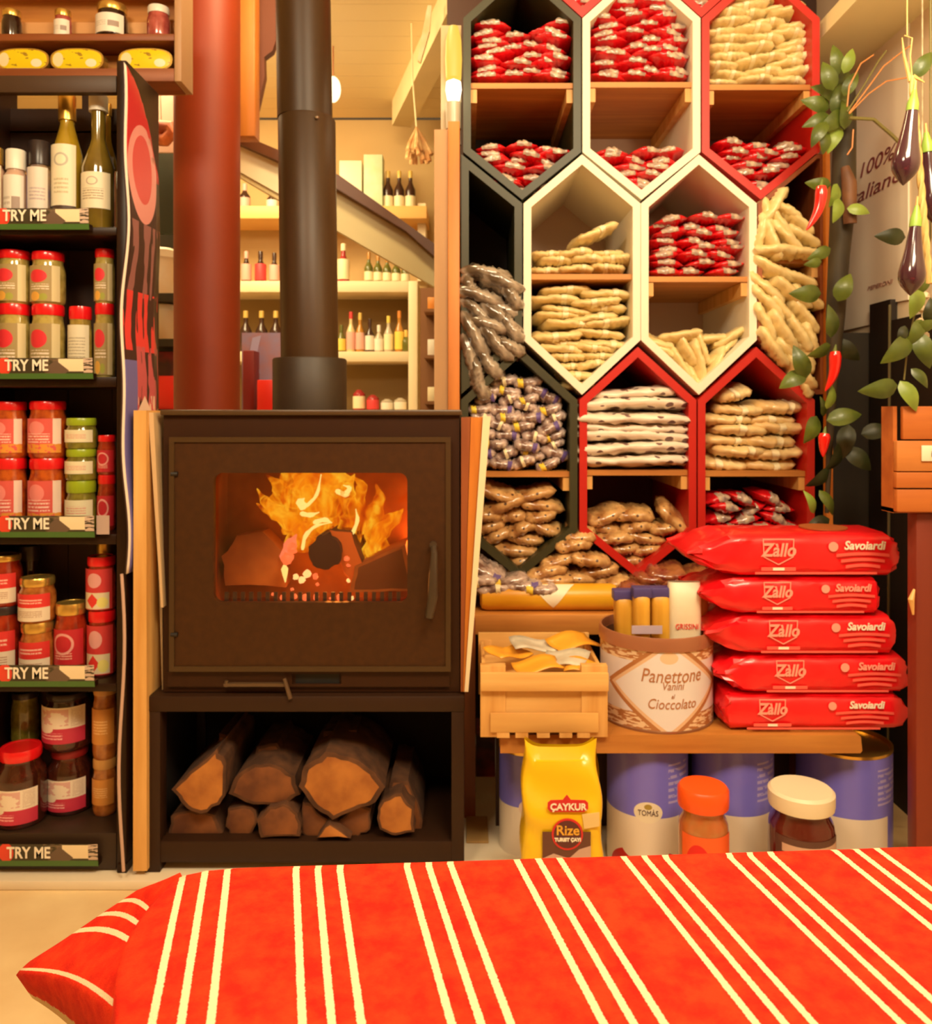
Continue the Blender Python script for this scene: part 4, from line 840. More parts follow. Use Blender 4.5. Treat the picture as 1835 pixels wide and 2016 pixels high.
film = dict(
 red=mat('red_foil', (.80, .012, .018), .28, c2=(.62, .006, .012), scale=30, coat=.6, bump=.3),
 redwin=mat('grey_contents', (.62, .46, .32), .25, c2=(.24, .15, .14), scale=45, coat=.8),
 cream=mat('cream_pasta_bag', (.84, .68, .34), .45, c2=(.74, .54, .22), scale=26, coat=.3, bump=.3, stretch=(.4, 1, 1)),
 creamstripe=mat('cream_label', (.88, .76, .48), .5),
 tan=mat('tan_pasta_bag', (.88, .68, .34), .4, c2=(.72, .46, .18), scale=22, coat=.4, bump=.3, stretch=(.35, 1, 1)),
 greyclear=mat('grey_clear_bag', (.50, .40, .30), .22, c2=(.10, .065, .04), scale=30, coat=.9, bump=1.0, stretch=(.5, 1, 1)),
 candy=mat('mauve_sweet_bag', (.68, .52, .46), .2, c2=(.16, .08, .06), scale=42, coat=.9, bump=.9),
 yellow=mat('yellow_sticker', (.85, .60, .05), .4), purple=mat('purple_sticker', (.14, .09, .30), .4),
 white=mat('spotted_white_bag', (.86, .76, .62), .4, c2=(.78, .64, .5), scale=9, coat=.3, bump=.2),
 spot=mat('dark_spot', (.10, .05, .05), .6),
 cookie=mat('cookie_bag', (.76, .46, .18), .28, c2=(.34, .14, .04), scale=30, coat=.8, bump=.8),
 raisin=mat('raisin', (.10, .045, .04), .5),
 choc=mat('brown_red_bag', (.42, .16, .05), .25, c2=(.20, .03, .02), scale=24, coat=.7, bump=.5),
)
KD = dict(   # main film, half-size (L, depth, H)
 red=('red', .108, .17, .032), cream=('cream', .118, .19, .027), creamlong=('cream', .125, .12, .026), tan=('tan', .15, .22, .036), grey=('greyclear', .14, .16, .046),
 candy=('candy', .080, .12, .034), white=('white', .285, .28, .037), cookie=('cookie', .11, .15, .040), redcandy=('red', .10, .14, .034), choc=('choc', .10, .14, .034))
def dots(m, scale, thr, c):
    nt = m.node_tree; N = nt.nodes; L = nt.links; b = N['Principled BSDF']
    v = N.new('ShaderNodeTexVoronoi'); v.inputs['Scale'].default_value = scale; tc = N.new('ShaderNodeTexCoord'); L.new(tc.outputs['Object'], v.inputs[0])
    lt = N.new('ShaderNodeMath'); lt.operation = 'LESS_THAN'; lt.inputs[1].default_value = thr; L.new(v.outputs['Distance'], lt.inputs[0])
    mx = N.new('ShaderNodeMixRGB'); L.new(lt.outputs[0], mx.inputs[0]); old = b.inputs['Base Color'].links[0].from_socket; L.new(old, mx.inputs[1]); mx.inputs[2].default_value = (*c, 1); L.new(mx.outputs[0], b.inputs['Base Color'])
dots(film['white'], 30, .33, (.16, .08, .07)); dots(film['cookie'], 42, .16, (.09, .04, .03)); dots(film['candy'], 40, .2, (.75, .62, .5))
PR = {}
def protos(k):
    if k in PR: return PR[k]
    f, L, Wd, H = KD[k]; out = []
    for s in range(3):
        kw = dict(lens=k in ('red', 'redcandy'), wr=.10 if k in ('grey', 'candy', 'cookie', 'choc') else .13, crimp=.07 if k == 'white' else .10 if k in ('cream', 'tan', 'creamlong') else .17)
        b = rawobj({'red': 'snack_packet', 'cream': 'pasta_bag', 'creamlong': 'pasta_bag', 'tan': 'pasta_bag', 'grey': 'clear_bag', 'candy': 'sweet_bag', 'white': 'spotted_bag', 'cookie': 'cookie_bag', 'redcandy': 'sweet_packet', 'choc': 'sweet_packet'}[k], packet_bm(L, Wd, H, s+ord(k[0]), **kw), film[f])
        ch = []
        sd = s+ord(k[0])
        if k in ('red', 'redcandy'): ch.append(rawobj('clear_window', patch_on(L, Wd, H, sd, 4+s*2, 13+s, 6, 10, **kw), film['redwin'], b))
        if k in ('cream', 'tan'): ch.append(rawobj('paper_band', patch_on(L, Wd, H, sd, 7+2*s, 9+2*s, 5, 13, **kw), film['creamstripe'], b))
        if k == 'candy': ch.append(rawobj('sticker', patch_on(L, Wd, H, sd, (3, 12, 8)[s], (6, 15, 10)[s], 7, 11, out=1.06, **kw), film[('yellow', 'purple', 'creamstripe')[s]], b))
        out.append((b, ch))
    PR[k] = [out, 0]; return PR[k]
rp = random.Random(11); PACK_USED = set()
def place(k, loc, rot, sx, label, group, sz=1.0):
    pr = protos(k); s = pr[1] % 3; pr[1] += 1; b, ch = pr[0][s]
    nm = b.name.split('.')[0]
    if b.name not in PACK_USED:
        PACK_USED.add(b.name); o = b
    else:
        o = b.copy(); col.objects.link(o)
        for c in ch:
            q = c.copy(); q.parent = o; col.objects.link(q)
    o.location = loc; o.rotation_euler = rot; o.scale = (sx, 1, sz); props(o, label, NMC[k], group); return o
NMC = dict(red='packet', cream='bag', creamlong='bag', tan='bag', grey='bag', candy='sweets', white='bag', cookie='cookies', redcandy='sweets', choc='sweets')
def pile(k, pts, label, group=None, pitch=None, tilt=.10, D=None, wid=None, zb=None, yaw=.12, drop=0):
    """pts: (row y, x0, x1) from the bottom up, measured at the front of the pile"""
    f, L, Wd, H = KD[k]; D = D or DH+.02+Wd/2
    pit = pitch or H*(.60 if k == 'red' else .80); z = Z(pts[0][0], D-Wd/2)+H*.45; ztop = Z(pts[-1][0], D-Wd/2)
    ORD = ['bottom', 'second', 'third', 'fourth', 'fifth', 'sixth', 'seventh', 'eighth', 'ninth', 'tenth', 'eleventh', 'twelfth', 'thirteenth', 'fourteenth']
    zz = [(Z(y, D-Wd/2), X(a, D-Wd/2), X(b, D-Wd/2)) for y, a, b in pts]; row = 0; wid = wid or L*.88
    while z < ztop-H*.2:
        zc = z
        for (z0, a0, b0), (z1, a1, b1) in zip(zz, zz[1:]):
            if z0 <= zc <= z1: f_ = (zc-z0)/(z1-z0+1e-9); a = a0+(a1-a0)*f_; b = b0+(b1-b0)*f_; break
        else: a, b = zz[-1][1:]
        wdt = b-a; n = max(1, round(wdt/wid)) if wdt > wid*.8 else 1
        n_ = n+(row % 2 if n > 1 and wdt/n < wid*1.15 else 0)
        if n_ > n and wdt/n_ < wid*.8: n_ = n
        sp = wdt/n_
        off = (0 if n_ == 1 else sp*.20*(1 if row % 2 else -1))
        for i in range(n_):
            x = a+sp*(i+.5)+off*(0 if (i == 0 and off < 0) or (i == n_-1 and off > 0) else 1)+(rp.uniform(-.006, .006) if n_ > 1 else 0)
            place(k, (x, D+rp.uniform(-.012, .018), z+rp.uniform(-.004, .004)), (rp.uniform(-.08, .08), rp.uniform(-tilt, tilt), rp.uniform(-yaw, yaw)), min(1.15, max(.55, sp*1.08/L)), label+', %s row%s' % (ORD[row], '' if n_ == 1 else ' '+({2: ('left', 'right'), 3: ('left', 'middle', 'right')}.get(n_, ('far left', 'inner left', 'inner right', 'far right', 'rightmost')))[i]), group, rp.uniform(.92, 1.08))
        z += pit; row += 1
RL = 'red snack packet %s'
pile('red', [(158, 925, 1132), (52, 922, 1132)], RL % 'on the shelf of the top green box', 'red packets on the green box shelf', tilt=.16)
for x, y, t in ((966, 48, .05), (1100, 46, -.05)): place('red', (X(x, 2.26), 2.26, Z(y+4, 2.2)), (0, t, 0), .95, 'red snack packet lying highest in the top green box, %s one' % ('left' if x < 1000 else 'right'), None, 1)
pile('red', [(384, 985, 1070), (300, 925, 1130), (272, 960, 1115)], RL % 'in the top green box bottom', 'red packets in the green box bottom', tilt=.2)
pile('red', [(156, 1158, 1370), (40, 1158, 1368), (-5, 1185, 1335)], RL % 'on the shelf of the top white box', 'red packets on the top white box shelf', tilt=.22)
pile('red', [(378, 1238, 1290), (302, 1165, 1362), (278, 1185, 1350)], RL % 'in the top white box bottom', 'red packets in the top white box bottom', tilt=.2)
pile('red', [(378, 1474, 1524), (302, 1400, 1600), (262, 1420, 1600)], RL % 'in the top right red box', 'red packets in the red box bottom', tilt=.2)
pile('red', [(28, 1110, 1175), (-30, 1070, 1225)], RL % 'at the picture top, left box', 'red packets at the picture top left')
pile('red', [(28, 1350, 1410), (-30, 1310, 1460)], RL % 'at the picture top, right box', 'red packets at the picture top right')
pile('cream', [(160, 1392, 1612), (30, 1392, 1612), (-25, 1430, 1570)], 'cream pasta bag in the top right red box', 'cream bags in the top right red box', tilt=.14)
GI = [(960, 538, -8, 1), (985, 560, -20, .9), (940, 578, -15, 1), (995, 596, -25, .9), (935, 618, -40, .9), (985, 630, -35, 1), (1008, 640, -55, .8), (940, 655, -60, 1), (975, 672, -50, 1), (1000, 680, -20, .7), (935, 695, -70, .9), (965, 712, -55, .8), (930, 735, -75, .8), (945, 755, -60, .7), (925, 560, -60, .6), (1010, 580, -50, .6), (960, 640, -10, .9)]
GREY_AT = GI
pile('cream', [(536, 1048, 1246), (478, 1048, 1246)], 'cream bag on the shelf of the all-cream white box', 'cream bags on the white box shelf')
place('cream', (X(1165, 2.24), 2.24, Z(464, 2.22)), (0, -.38, .1), 1.0, 'cream pasta bag tilted on top of the others in the all-cream white box', None)
pile('cream', [(762, 1118, 1172), (672, 1050, 1244), (556, 1050, 1244)], 'cream bag under the shelf of the all-cream white box', 'cream bags below the white box shelf', tilt=.16)
pile('red', [(541, 1280, 1472), (418, 1285, 1470)], RL % 'in the middle right white box', 'red packets in the middle white box', tilt=.15)
def scatter(k, items, label, group, D=None, zs=1.0):
    OR2 = ['highest', 'second highest', 'third highest', 'fourth highest', 'fifth highest', 'sixth highest', 'seventh highest', 'eighth highest', 'ninth highest', 'tenth highest', 'eleventh highest', 'twelfth highest', 'thirteenth highest', 'fourteenth highest', 'fifteenth highest', 'sixteenth highest', 'lowest one']
    base = label; items = sorted(items, key=lambda q: q[1])
    for n_i, (x, y, deg, s) in enumerate(items):
        label = base+', '+OR2[n_i]
        f, L, Wd, H = KD[k]; d = (D or DH+.03+Wd/2)
        place(k, (X(x, d-Wd/2), d+rp.uniform(-.012, .012), Z(y, d-Wd/2)), (rp.uniform(-.2, .2), -math.radians(deg), rp.uniform(-.15, .15)), s, label, group, zs)
scatter('grey', GREY_AT, 'crinkled grey-brown clear bag in the half-width box', 'grey bags in the half box', D=DH+.06)
scatter('creamlong', [(1378, 752, -60, .8), (1345, 722, -62, .95), (1375, 712, -80, .95), (1408, 718, 60, .95), (1318, 690, -35, .9), (1352, 690, -60, .8), (1390, 680, -75, .8), (1425, 692, 40, .9), (1300, 667, -20, .8), (1345, 664, 8, .95), (1400, 664, 0, .95), (1448, 664, 28, .85), (1370, 742, -60, .7)], 'cream packet leaning in the middle right white box', 'leaning cream packets in the white box')
scatter('creamlong', [(1530, 400, 55, .9), (1520, 425, -80, .9), (1545, 440, -60, 1), (1575, 430, -40, .9), (1560, 465, -50, 1), (1525, 470, -70, .9), (1590, 460, -35, .8), (1535, 495, -5, .9), (1585, 492, -15, .9), (1555, 410, -35, .8), (1510, 450, 80, .8)], 'cream packet in the upper half-open box', 'cream packets in the upper half-open box', zs=1.15, D=DH+.03)
scatter('creamlong', [(1530, 530, -30, 1), (1575, 540, -25, 1), (1525, 560, -45, 1), (1565, 575, -40, 1), (1600, 580, -40, .8), (1520, 595, -50, 1), (1555, 610, -50, 1), (1590, 620, -55, .9), (1515, 630, -65, .9), (1545, 650, -58, 1), (1580, 655, -62, .9), (1530, 680, -55, 1), (1560, 700, -52, .95), (1590, 700, -70, .8), (1580, 735, -50, .9), (1600, 750, -70, .7), (1605, 665, -75, .8)], 'cream packet slanting in the lower half-open box', 'cream packets in the lower half-open box', zs=1.15, D=DH+.03)
pile('candy', [(925, 915, 1120), (800, 915, 1118), (730, 975, 1055)], 'small mauve sweet bag in the lower green box', 'sweet bags in the lower green box', tilt=.5, pitch=.024)
pile('cookie', [(1122, 1000, 1040), (1040, 918, 1110), (960, 940, 1112)], 'brown cookie bag in the lower green box', 'cookie bags in the lower green box', tilt=.4, pitch=.030)
pile('white', [(924, 1140, 1366), (800, 1142, 1364), (752, 1180, 1330)], 'dark-spotted white bag in the lower middle red box', 'spotted white bags', tilt=.05, wid=.6, yaw=.03, pitch=.030, D=DH+.12)
pile('cookie', [(1122, 1225, 1275), (1046, 1155, 1345), (1000, 1150, 1290)], 'brown cookie bag in the lower middle red box', 'cookie bags in the lower red box', tilt=.35, pitch=.030)
place('cookie', (X(1325, 2.23), 2.23, Z(1020, 2.2)), (.2, .75, 0), 1.1, 'clear cookie bag propped at the right in the lower middle red box', None)
pile('tan', [(925, 1388, 1590), (810, 1388, 1592), (790, 1420, 1570)], 'tan pasta bag in the lower right red box', 'tan bags in the lower right red box', tilt=.10)
place('tan', (X(1428, 2.27), 2.27, Z(772, 2.2)), (.1, -.3, 0), .6, 'tan pasta bag tilted on top of the pile in the lower right red box', None)
pile('redcandy', [(1118, 1450, 1520), (1046, 1392, 1590), (960, 1392, 1550)], 'red silvery sweet packet in the lower right red box', 'red sweet packets in the lower right box', tilt=.5, pitch=.027)

# ================================================================= bench below the honeycomb
DBn = 2.04
bn_ = thing('upper_bench', 'brown wooden ledge carrying cookie bags under the honeycomb shelves', 'bench', (X(1080, DBn), DBn+.25, 0))
UZ = Z(1210, DBn)
obj('ledge_board', box(nb(), X(914, DBn), X(1620, DBn), DBn, 2.62, Z(1250, DBn), UZ, bev=.003), M['oak'], bn_)
obj('post', box(nb(), X(912, DBn-.02), X(936, DBn-.02), DBn-.02, DBn+.06, 0, Z(1216, DBn)), M['brownz'], bn_)
obj('post', box(nb(), X(1600, DBn+.3), X(1624, DBn+.3), DBn+.3, DBn+.38, 0, Z(1250, DBn)), M['brownz'], bn_)
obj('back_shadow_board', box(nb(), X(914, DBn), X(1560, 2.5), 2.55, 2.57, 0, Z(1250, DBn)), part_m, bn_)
DQ = 1.72; QX0, QX1 = X(985, DQ), X(1698, DQ); QZ = Z(1447, DQ)
lb = thing('lower_bench', 'thick honey-coloured wooden bench top holding tin, crate and red bags', 'bench', ((QX0+QX1)/2, DQ+.13, 0))
bm = nb(); prism(bm, [(QX0, Z(1483, DQ)), (QX1-.004, Z(1483, DQ)), (QX1, Z(1478, DQ)), (QX1-.003, QZ-.004), (QX1-.008, QZ), (QX0, QZ)], DQ, DQ+.27); obj('bench_top', bm, M['oak'], lb)
obj('leg', box(nb(), QX0+.01, QX0+.05, DQ+.215, DQ+.265, 0, Z(1483, DQ)), M['brownz'], lb)
obj('leg', box(nb(), QX1-.05, QX1-.01, DQ+.215, DQ+.265, 0, Z(1483, DQ)), M['brownz'], lb)
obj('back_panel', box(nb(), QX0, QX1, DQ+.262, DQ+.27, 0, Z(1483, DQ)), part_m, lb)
# loose cookie bags on the ledge
KD['heap'] = ('cookie', .11, .15, .038); NMC['heap'] = 'cookies'
scatter('cookie', [(1075, 1135, 10, 1), (1135, 1140, -8, 1), (1190, 1138, 12, 1), (1100, 1105, 20, 1), (1160, 1105, -12, 1), (1130, 1075, 5, .9), (1150, 1055, -5, .8), (1090, 1152, 0, 1), (1210, 1150, 0, .9)], 'cookie bag heaped on the ledge between the lower boxes', 'cookie bags heaped on the ledge', D=2.20)
KD['pale'] = ('candy', .10, .14, .030)
scatter('candy', [(945, 1150, 5, 1.3), (960, 1128, -30, 1.4), (1000, 1152, 8, 1.4), (1030, 1160, -5, 1.3), (1065, 1168, 0, 1.2), (975, 1166, 0, 1.3)], 'whitish bag on the ledge left of the cookie heap', 'whitish bags on the ledge', D=2.12)
scatter('choc', [(1290, 1150, -10, 1), (1345, 1150, 12, 1.1), (1320, 1132, 0, 1), (1370, 1140, 10, 1), (1255, 1160, 5, .9), (1300, 1172, 0, 1), (1360, 1172, 0, 1)], 'brown sweet packet on the ledge behind the breadsticks', 'brown sweet packets on the ledge', D=2.16)
# yellow tube
DY = 2.04+.05; ry = S(26, DY)
tp = thing('paper_roll', 'golden yellow flat paper roll with a white triangle label on the ledge', 'pack', (X(1078, DY), DY, UZ))
bm = nb(); zc = UZ+ry
pr_ = [(X(945, DY)+(X(1215, DY)-X(945, DY))*f, rr_) for f, rr_ in ((0, .55), (.015, .9), (.05, 1), (.5, 1.0), (.95, 1), (.985, .9), (1, .55))]
tube(bm, [(x, DY, zc) for x, _ in pr_], [ry*q for _, q in pr_], 28)
obj('wrapper', bm, mat('golden_wrap', (.80, .42, .02), .35, c2=(.68, .30, .01), scale=6), tp)
bm = nb(); xa, xb, xm = X(1035, DY), X(1130, DY), X(1087, DY)
def tri(u, v):
    ang = math.radians(75-115*v); w_ = 1-v; x = xm+(xa-xm+(xb-xa)*u)*w_
    return Vector((x, DY-(ry+.001)*math.cos(ang), zc+(ry+.001)*math.sin(ang)))
grid(bm, tri, 8, 12); obj('triangle_label', bm, M['white'], tp)

# small wooden crate on the bench
DCr = 1.70
cz0 = QZ+.004
cr = thing('wooden_crate', 'small pale pine crate holding sachets on the bench', 'crate', (X(1070, DCr), DCr+.14, QZ))
cx0, cx1 = X(946, DCr), X(1198, DCr); zt2 = Z(1325, DCr); pm = M['pinex']
for x0, x1, y0 in ((cx0, X(996, DCr), DCr), (X(1146, DCr), cx1, DCr), (cx0, X(975, DCr), DCr+.26), (X(1170, DCr), cx1, DCr+.26)):
    obj('corner_post', box(nb(), x0, x1, y0+.008, y0+.03, QZ, zt2+.012 if y0 == DCr else Z(1262, DCr+.26), bev=.001), M['pine'], cr)
obj('front_board', box(nb(), cx0, cx1, DCr-.004, DCr+.0075, Z(1360, DCr), zt2, bev=.001), pm, cr)
obj('front_board', box(nb(), X(996, DCr), X(1146, DCr), DCr+.012, DCr+.02, QZ+.03, Z(1364, DCr)), M['pinex'], cr)
obj('front_board', box(nb(), cx0+.02, cx1-.02, DCr+.001, DCr+.007, QZ+.012, Z(1405, DCr)+.0, bev=.001), mat('pine_low', (.74, .42, .12), .5, c2=(.6, .3, .08), scale=20, stretch=(.1, 1, 1)), cr)
for x in (cx0+.004, cx1-.012):
    obj('side_board', box(nb(), x, x+.008, DCr+.03, DCr+.26, QZ+.02, zt2-.005, bev=.001), M['pine'], cr)
for f in (.07, .27, .50, .74, .93):
    x = cx0+.02+(cx1-cx0-.07)*f; obj('bottom_slat', box(nb(), x, x+.026, DCr+.002, DCr+.25, QZ-.0+.001, QZ+.013), M['pine'], cr)
obj('back_board', box(nb(), cx0, cx1, DCr+.27, DCr+.28, QZ+.02, zt2+.01), pm, cr)
obj('inner_floor', box(nb(), cx0+.014, cx1-.014, DCr+.032, DCr+.25, zt2-.045, zt2-.035), pm, cr)
for x, y, w_, h_, a, m, l in ((1060, 1298, .05, .03, .3, 'orange_sachet', 'orange sachet lying in the pine crate, left one'), (1110, 1290, .05, .036, -.4, 'silver_sachet', 'silvery-white sachet lying in the middle of the pine crate'), (1050, 1272, .05, .03, .2, 'silver_sachet', 'silvery sachet at the back left of the pine crate'),
       (1130, 1268, .055, .035, .5, 'orange_sachet', 'orange sachet with a pointed corner at the back of the pine crate'), (1000, 1282, .05, .03, .7, 'orange_sachet', 'crumpled orange sachet at the left of the pine crate'), (1150, 1300, .04, .03, -.2, 'orange_sachet', 'orange sachet at the right of the pine crate')):
    m_ = mat('orange_sachet', (.85, .38, .03), .35) if m[0] == 'o' else mat('silver_sachet', (.66, .60, .48), .3, c2=(.5, .45, .35), scale=30)
    D = DCr+.06+(1300-y)*.004; c = Vector((X(x, D), D, zt2-.012+(1300-y)*.0006+.006))
    bm = nb(); grid(bm, lambda u, v: Vector(((u-.5)*w_*2, (v-.5)*h_*2, .008*math.sin(u*5+x)+.006*math.cos(v*4))), 8, 6)
    R = Matrix.Rotation(a, 4, 'Z') @ Matrix.Rotation(.35, 4, 'X')
    for v in bm.verts: v.co = c+(R @ v.co)
    o = obj('sachet', bm, m_, label=l, cat='sachet'); s_ = o.modifiers.new('t', 'SOLIDIFY'); s_.thickness = .002

# panettone tin
DT2 = 1.845; cxT = X(1304, DT2-.06); rT = S(112, DT2-.06); hT = Z(1258, DT2-rT)-QZ
tin = thing('panettone_tin', 'round cake tin with a pale diamond label, open and holding breadsticks', 'tin', (cxT, DT2, QZ))
bronze = (.42, .17, .06); pale = (.70, .64, .66)
tinm = uvmat('tin_print', pale, [('rect', 0, .80, 1, 1, bronze), ('rect', 0, 0, 1, .2, bronze), ('blot', 0, .80, 1, 1, (.75, .55, .35), 34, .5), ('blot', 0, 0, 1, .2, (.75, .55, .35), 34, .5), ('diam', .5, .5, .19, .62, bronze), ('dring', .5, .5, .172, .56, (.72, .48, .30), .88), ('diam', .5, .5, .158, .51, (.74, .70, .72)), ('disc', .5, .86, .025, .07, (.78, .55, .36)), ('diam', .27, .5, .05, .3, pale), ('diam', .73, .5, .05, .3, pale)], rough=.3)
bm = nb(); grid(bm, lambda u, v: Vector((cxT+rT*math.sin((u-.5)*2*PI), DT2-rT*math.cos((u-.5)*2*PI), QZ+.004+(hT-.02)*v)), 72, 4)
obj('wall', bm, tinm, tin)
obj('rim', lathe(nb(), [(rT-.004, hT-.03), (rT+.003, hT-.028), (rT+.003, hT-.006), (rT+.001, hT), (rT-.003, hT), (rT-.005, hT-.03), (rT-.004, hT-.03)], cxT, DT2, QZ, 64), mat('tin_rim', (.40, .16, .08), .3, metal=.3), tin)
obj('base', lathe(nb(), [(0, .001), (rT+.001, .0), (rT+.002, .005), (rT-.001, .006), (rT-.004, .006), (rT-.004, hT-.02), (rT-.006, hT-.02), (rT-.006, .009), (0, .009)], cxT, DT2, QZ, 64), mat('tin_metal', (.35, .2, .12), .3, metal=.6), tin)
for s, z, sz, m in (('Panettone', 1333, 34, 'txtbr'), ('Vanini', 1352, 20, 'txtbr'), ('al', 1372, 11, 'txtbr'), ('Cioccolato', 1388, 25, 'txtbr')):
    text_cyl(s, S(sz*1.12, 1.75), cxT, DT2, Z(z, DT2-rT), rT, 0.06, M[m], tin, shear=.25, sx=.8)
# breadstick packs standing in the tin
def pack(px0, px1, y0, y1, D, dep, m, label, top=None, lean=0.0, txt=None):
    x0, x1 = X(px0, D), X(px1, D); zb, zt_ = Z(y1, D), Z(y0, D)
    t = thing('breadstick_pack', label, 'pack', ((x0+x1)/2, D, zb))
    bm = nb()
    def f(u, v):
        a = 2*PI*u; s = 1 if v < .88 else 1-(v-.88)*5
        return Vector(((x0+x1)/2+(x1-x0)/2*math.copysign(abs(math.cos(a))**.6, math.cos(a))+lean*v, D+dep/2*math.copysign(abs(math.sin(a))**.6, math.sin(a))*s, zb+(zt_-zb)*v))
    grid(bm, f, 20, 12); bmesh.ops.remove_doubles(bm, verts=bm.verts, dist=1e-5); obj('wrapper', bm, m, t)
    if top:
        bm = nb(); box(bm, x0+lean-.002, x1+lean+.002, D-.006-dep*.25, D+.006+dep*.2, zt_-.016, zt_+.006, bev=.003); obj('blue_seal', bm, top, t)
    if txt: text_front(txt, S(15, D), ((x0+x1)/2+lean*.5, D-dep/2-.001, zb+(zt_-zb)*.55), M['txtr'], t, sx=.8)
    return t
stick = mat('breadsticks', (.72, .38, .04), .35, c2=(.50, .22, .02), scale=26, stretch=(1, 1, .04), coat=.5); bluet = mat('blue_seal', (.07, .05, .20), .4)
pack(1213, 1250, 1165, 1330, 1.83, .05, stick, 'yellow breadstick pack with a blue top at the left in the tin', bluet, -.006)
pack(1246, 1278, 1160, 1330, 1.80, .05, stick, 'yellow breadstick pack with a blue top, middle one in the tin', bluet)
pack(1279, 1318, 1160, 1330, 1.81, .05, stick, 'yellow breadstick pack with a blue top beside the white pack', bluet)
pack(1315, 1378, 1145, 1330, 1.80, .05, mat('white_pack', (.84, .76, .58), .45, c2=(.78, .66, .46), scale=12), 'white paper breadstick pack standing in the round tin', None, .0, 'GRISSINI')
pack(1372, 1392, 1160, 1330, 1.87, .04, stick, 'yellow breadstick pack with a blue top behind the white one', bluet)
pl_ = obj('small_label', pbox(nb(), 1244, 1304, 1232, 1248, 1.768, 1.770), mat('lilac_label', (.5, .4, .5), .4), label='pale lilac sticker band across the yellow breadstick packs', cat='sticker')

# five red bags
DRb = 1.735; redbag = mat('red_biscuit_bag', (.86, .006, .012), .36, c2=(.78, .004, .010), scale=12, coat=.4, bump=.25); redprint = mat('pink_print', (.90, .12, .09), .4)
yb = [(1368, 1440, 1436, 1772, 1425, 1797, 0), (1296, 1372, 1478, 1785, 1415, 1796, .02), (1222, 1300, 1468, 1762, 1395, 1768, -.015), (1152, 1226, 1462, 1732, 1385, 1736, .0), (1062, 1156, 1455, 1762, 1358, 1778, -.03)]
nm_ = ['lowest', 'second from the bottom', 'middle', 'second from the top', 'topmost']
z = QZ
for i, (yt, ybm, xa, xb, xl, xr, rot) in enumerate(yb):
    h = Z(yt, DRb)-Z(ybm, DRb)+.001 if i < 4 else Z(1066, DRb)-Z(1152, DRb); x0, x1 = X(xa, DRb), X(xb, DRb); L0 = X(xl, DRb)
    t = thing('biscuit_bag', 'bright red printed biscuit bag, %s in the stack of five' % nm_[i], 'bag', ((x0+x1)/2, DRb+.08, z))
    bm = nb(); r = random.Random(i+2); nx, na = 26, 28; rings = []
    for k in range(nx+1):
        u = k/nx
        if u < .14: xx = L0+(x0-L0)*(u/.14); s = .06+.94*(u/.14)**.7
        elif u > .94: xx = x1+(X(xr, DRb)-x1)*((u-.94)/.06); s = 1-.85*((u-.94)/.06)
        else: xx = x0+(x1-x0)*((u-.14)/.80); s = 1
        ring = []
        for q in range(na):
            a = 2*PI*q/na; c, sn = math.cos(a), math.sin(a)
            yy = DRb+.09-.09*math.copysign(abs(c)**.35, c); zz_ = z+h/2+h/2*s*math.copysign(abs(sn)**.45, sn)
            wr = .0022 if .14 < u < .94 else .006
            ring.append(bm.verts.new((xx+r.uniform(-wr, wr)*.6, yy+r.uniform(-wr, wr)+(1-s)*.02, min(max(zz_+r.uniform(-wr, wr)*(.3 if s == 1 else 1), z+.0005), z+h))))
        rings.append(ring)
    for a, b in zip(rings, rings[1:]):
        for q in range(na): bm.faces.new((a[q], a[(q+1) % na], b[(q+1) % na], b[q]))
    bm.faces.new(rings[0]); bm.faces.new(list(reversed(rings[-1])))
    for v in bm.verts: v.co.z += (v.co.x-(x0+x1)/2)*(-rot)*0
    w_ = obj('wrapper', bm, redbag, t)
    # printed shield and lettering
    fy = DRb-.0035; px = (x1-x0); sxc = x0+px*.25; szc = z+h*.60; sw, sh = h*.36, h*.30
    shield = [(sxc-sw, szc+sh), (sxc+sw, szc+sh), (sxc+sw*.95, szc-sh*.4), (sxc, szc-sh), (sxc-sw*.95, szc-sh*.4)]
    obj('shield_print', ringprism(nb(), shield[::-1], inset(shield[::-1], .0018), fy, fy+.001), M['txtp'], t, smooth=False)
    text_front('Zàllo', h*.42, (sxc, fy, szc+h*.03), M['txtp'], t, bold=.0008, sx=.9, shear=.2)
    obj('emblem_dot', lathe(nb(), [(0, 0), (h*.11, 0), (h*.11, .001), (0, .001)], 0, 0, 0, 20), M['txtp'], None)
    e = bpy.context.scene.collection.objects[-1]; e.parent = t; e.location = Vector((x0+px*.60, fy, z+h*.72))-t.location; e.rotation_euler = (PI/2, 0, 0)
    text_front('Savoiardi', h*.27, (x0+px*.80, fy, z+h*.74), M['txtw'] if i in (0, 2, 4) else M['txtp'], t, bold=.0006, shear=.2, sx=.95)
    bm = nb()
    for k in range(3):
        zc = z+h*(.52-.13*k); wd = px*(.17-.03*k)
        grid(bm, lambda u, v: Vector((x0+px*.79+wd*(2*u-1), fy, zc+h*.035*(2*v-1)+h*.04*math.sin(PI*u))), 10, 1)
    box(bm, x0+px*.14, x0+px*.36, fy, fy+.001, z+h*.17, z+h*.25); box(bm, x0+px*.10, x0+px*.88, fy, fy+.001, z+h*.09, z+h*.14)
    obj('print_band', bm, redprint, t, smooth=False)
    obj('white_mark', box(nb(), sxc-h*.13, sxc+h*.13, fy-.001, fy+.001, z+h*.18, z+h*.24), M['txtw'], t)
    z += h
obj('brown_patch', lathe(nb(), [(0, 0), (.05, 0), (.05, .003), (0, .004)], X(1620, 1.83), 1.83, z+.0005, 24), mat('bag_top_brown', (.35, .09, .02), .5), label='round brown patch lying on top of the topmost red bag', cat='lid')

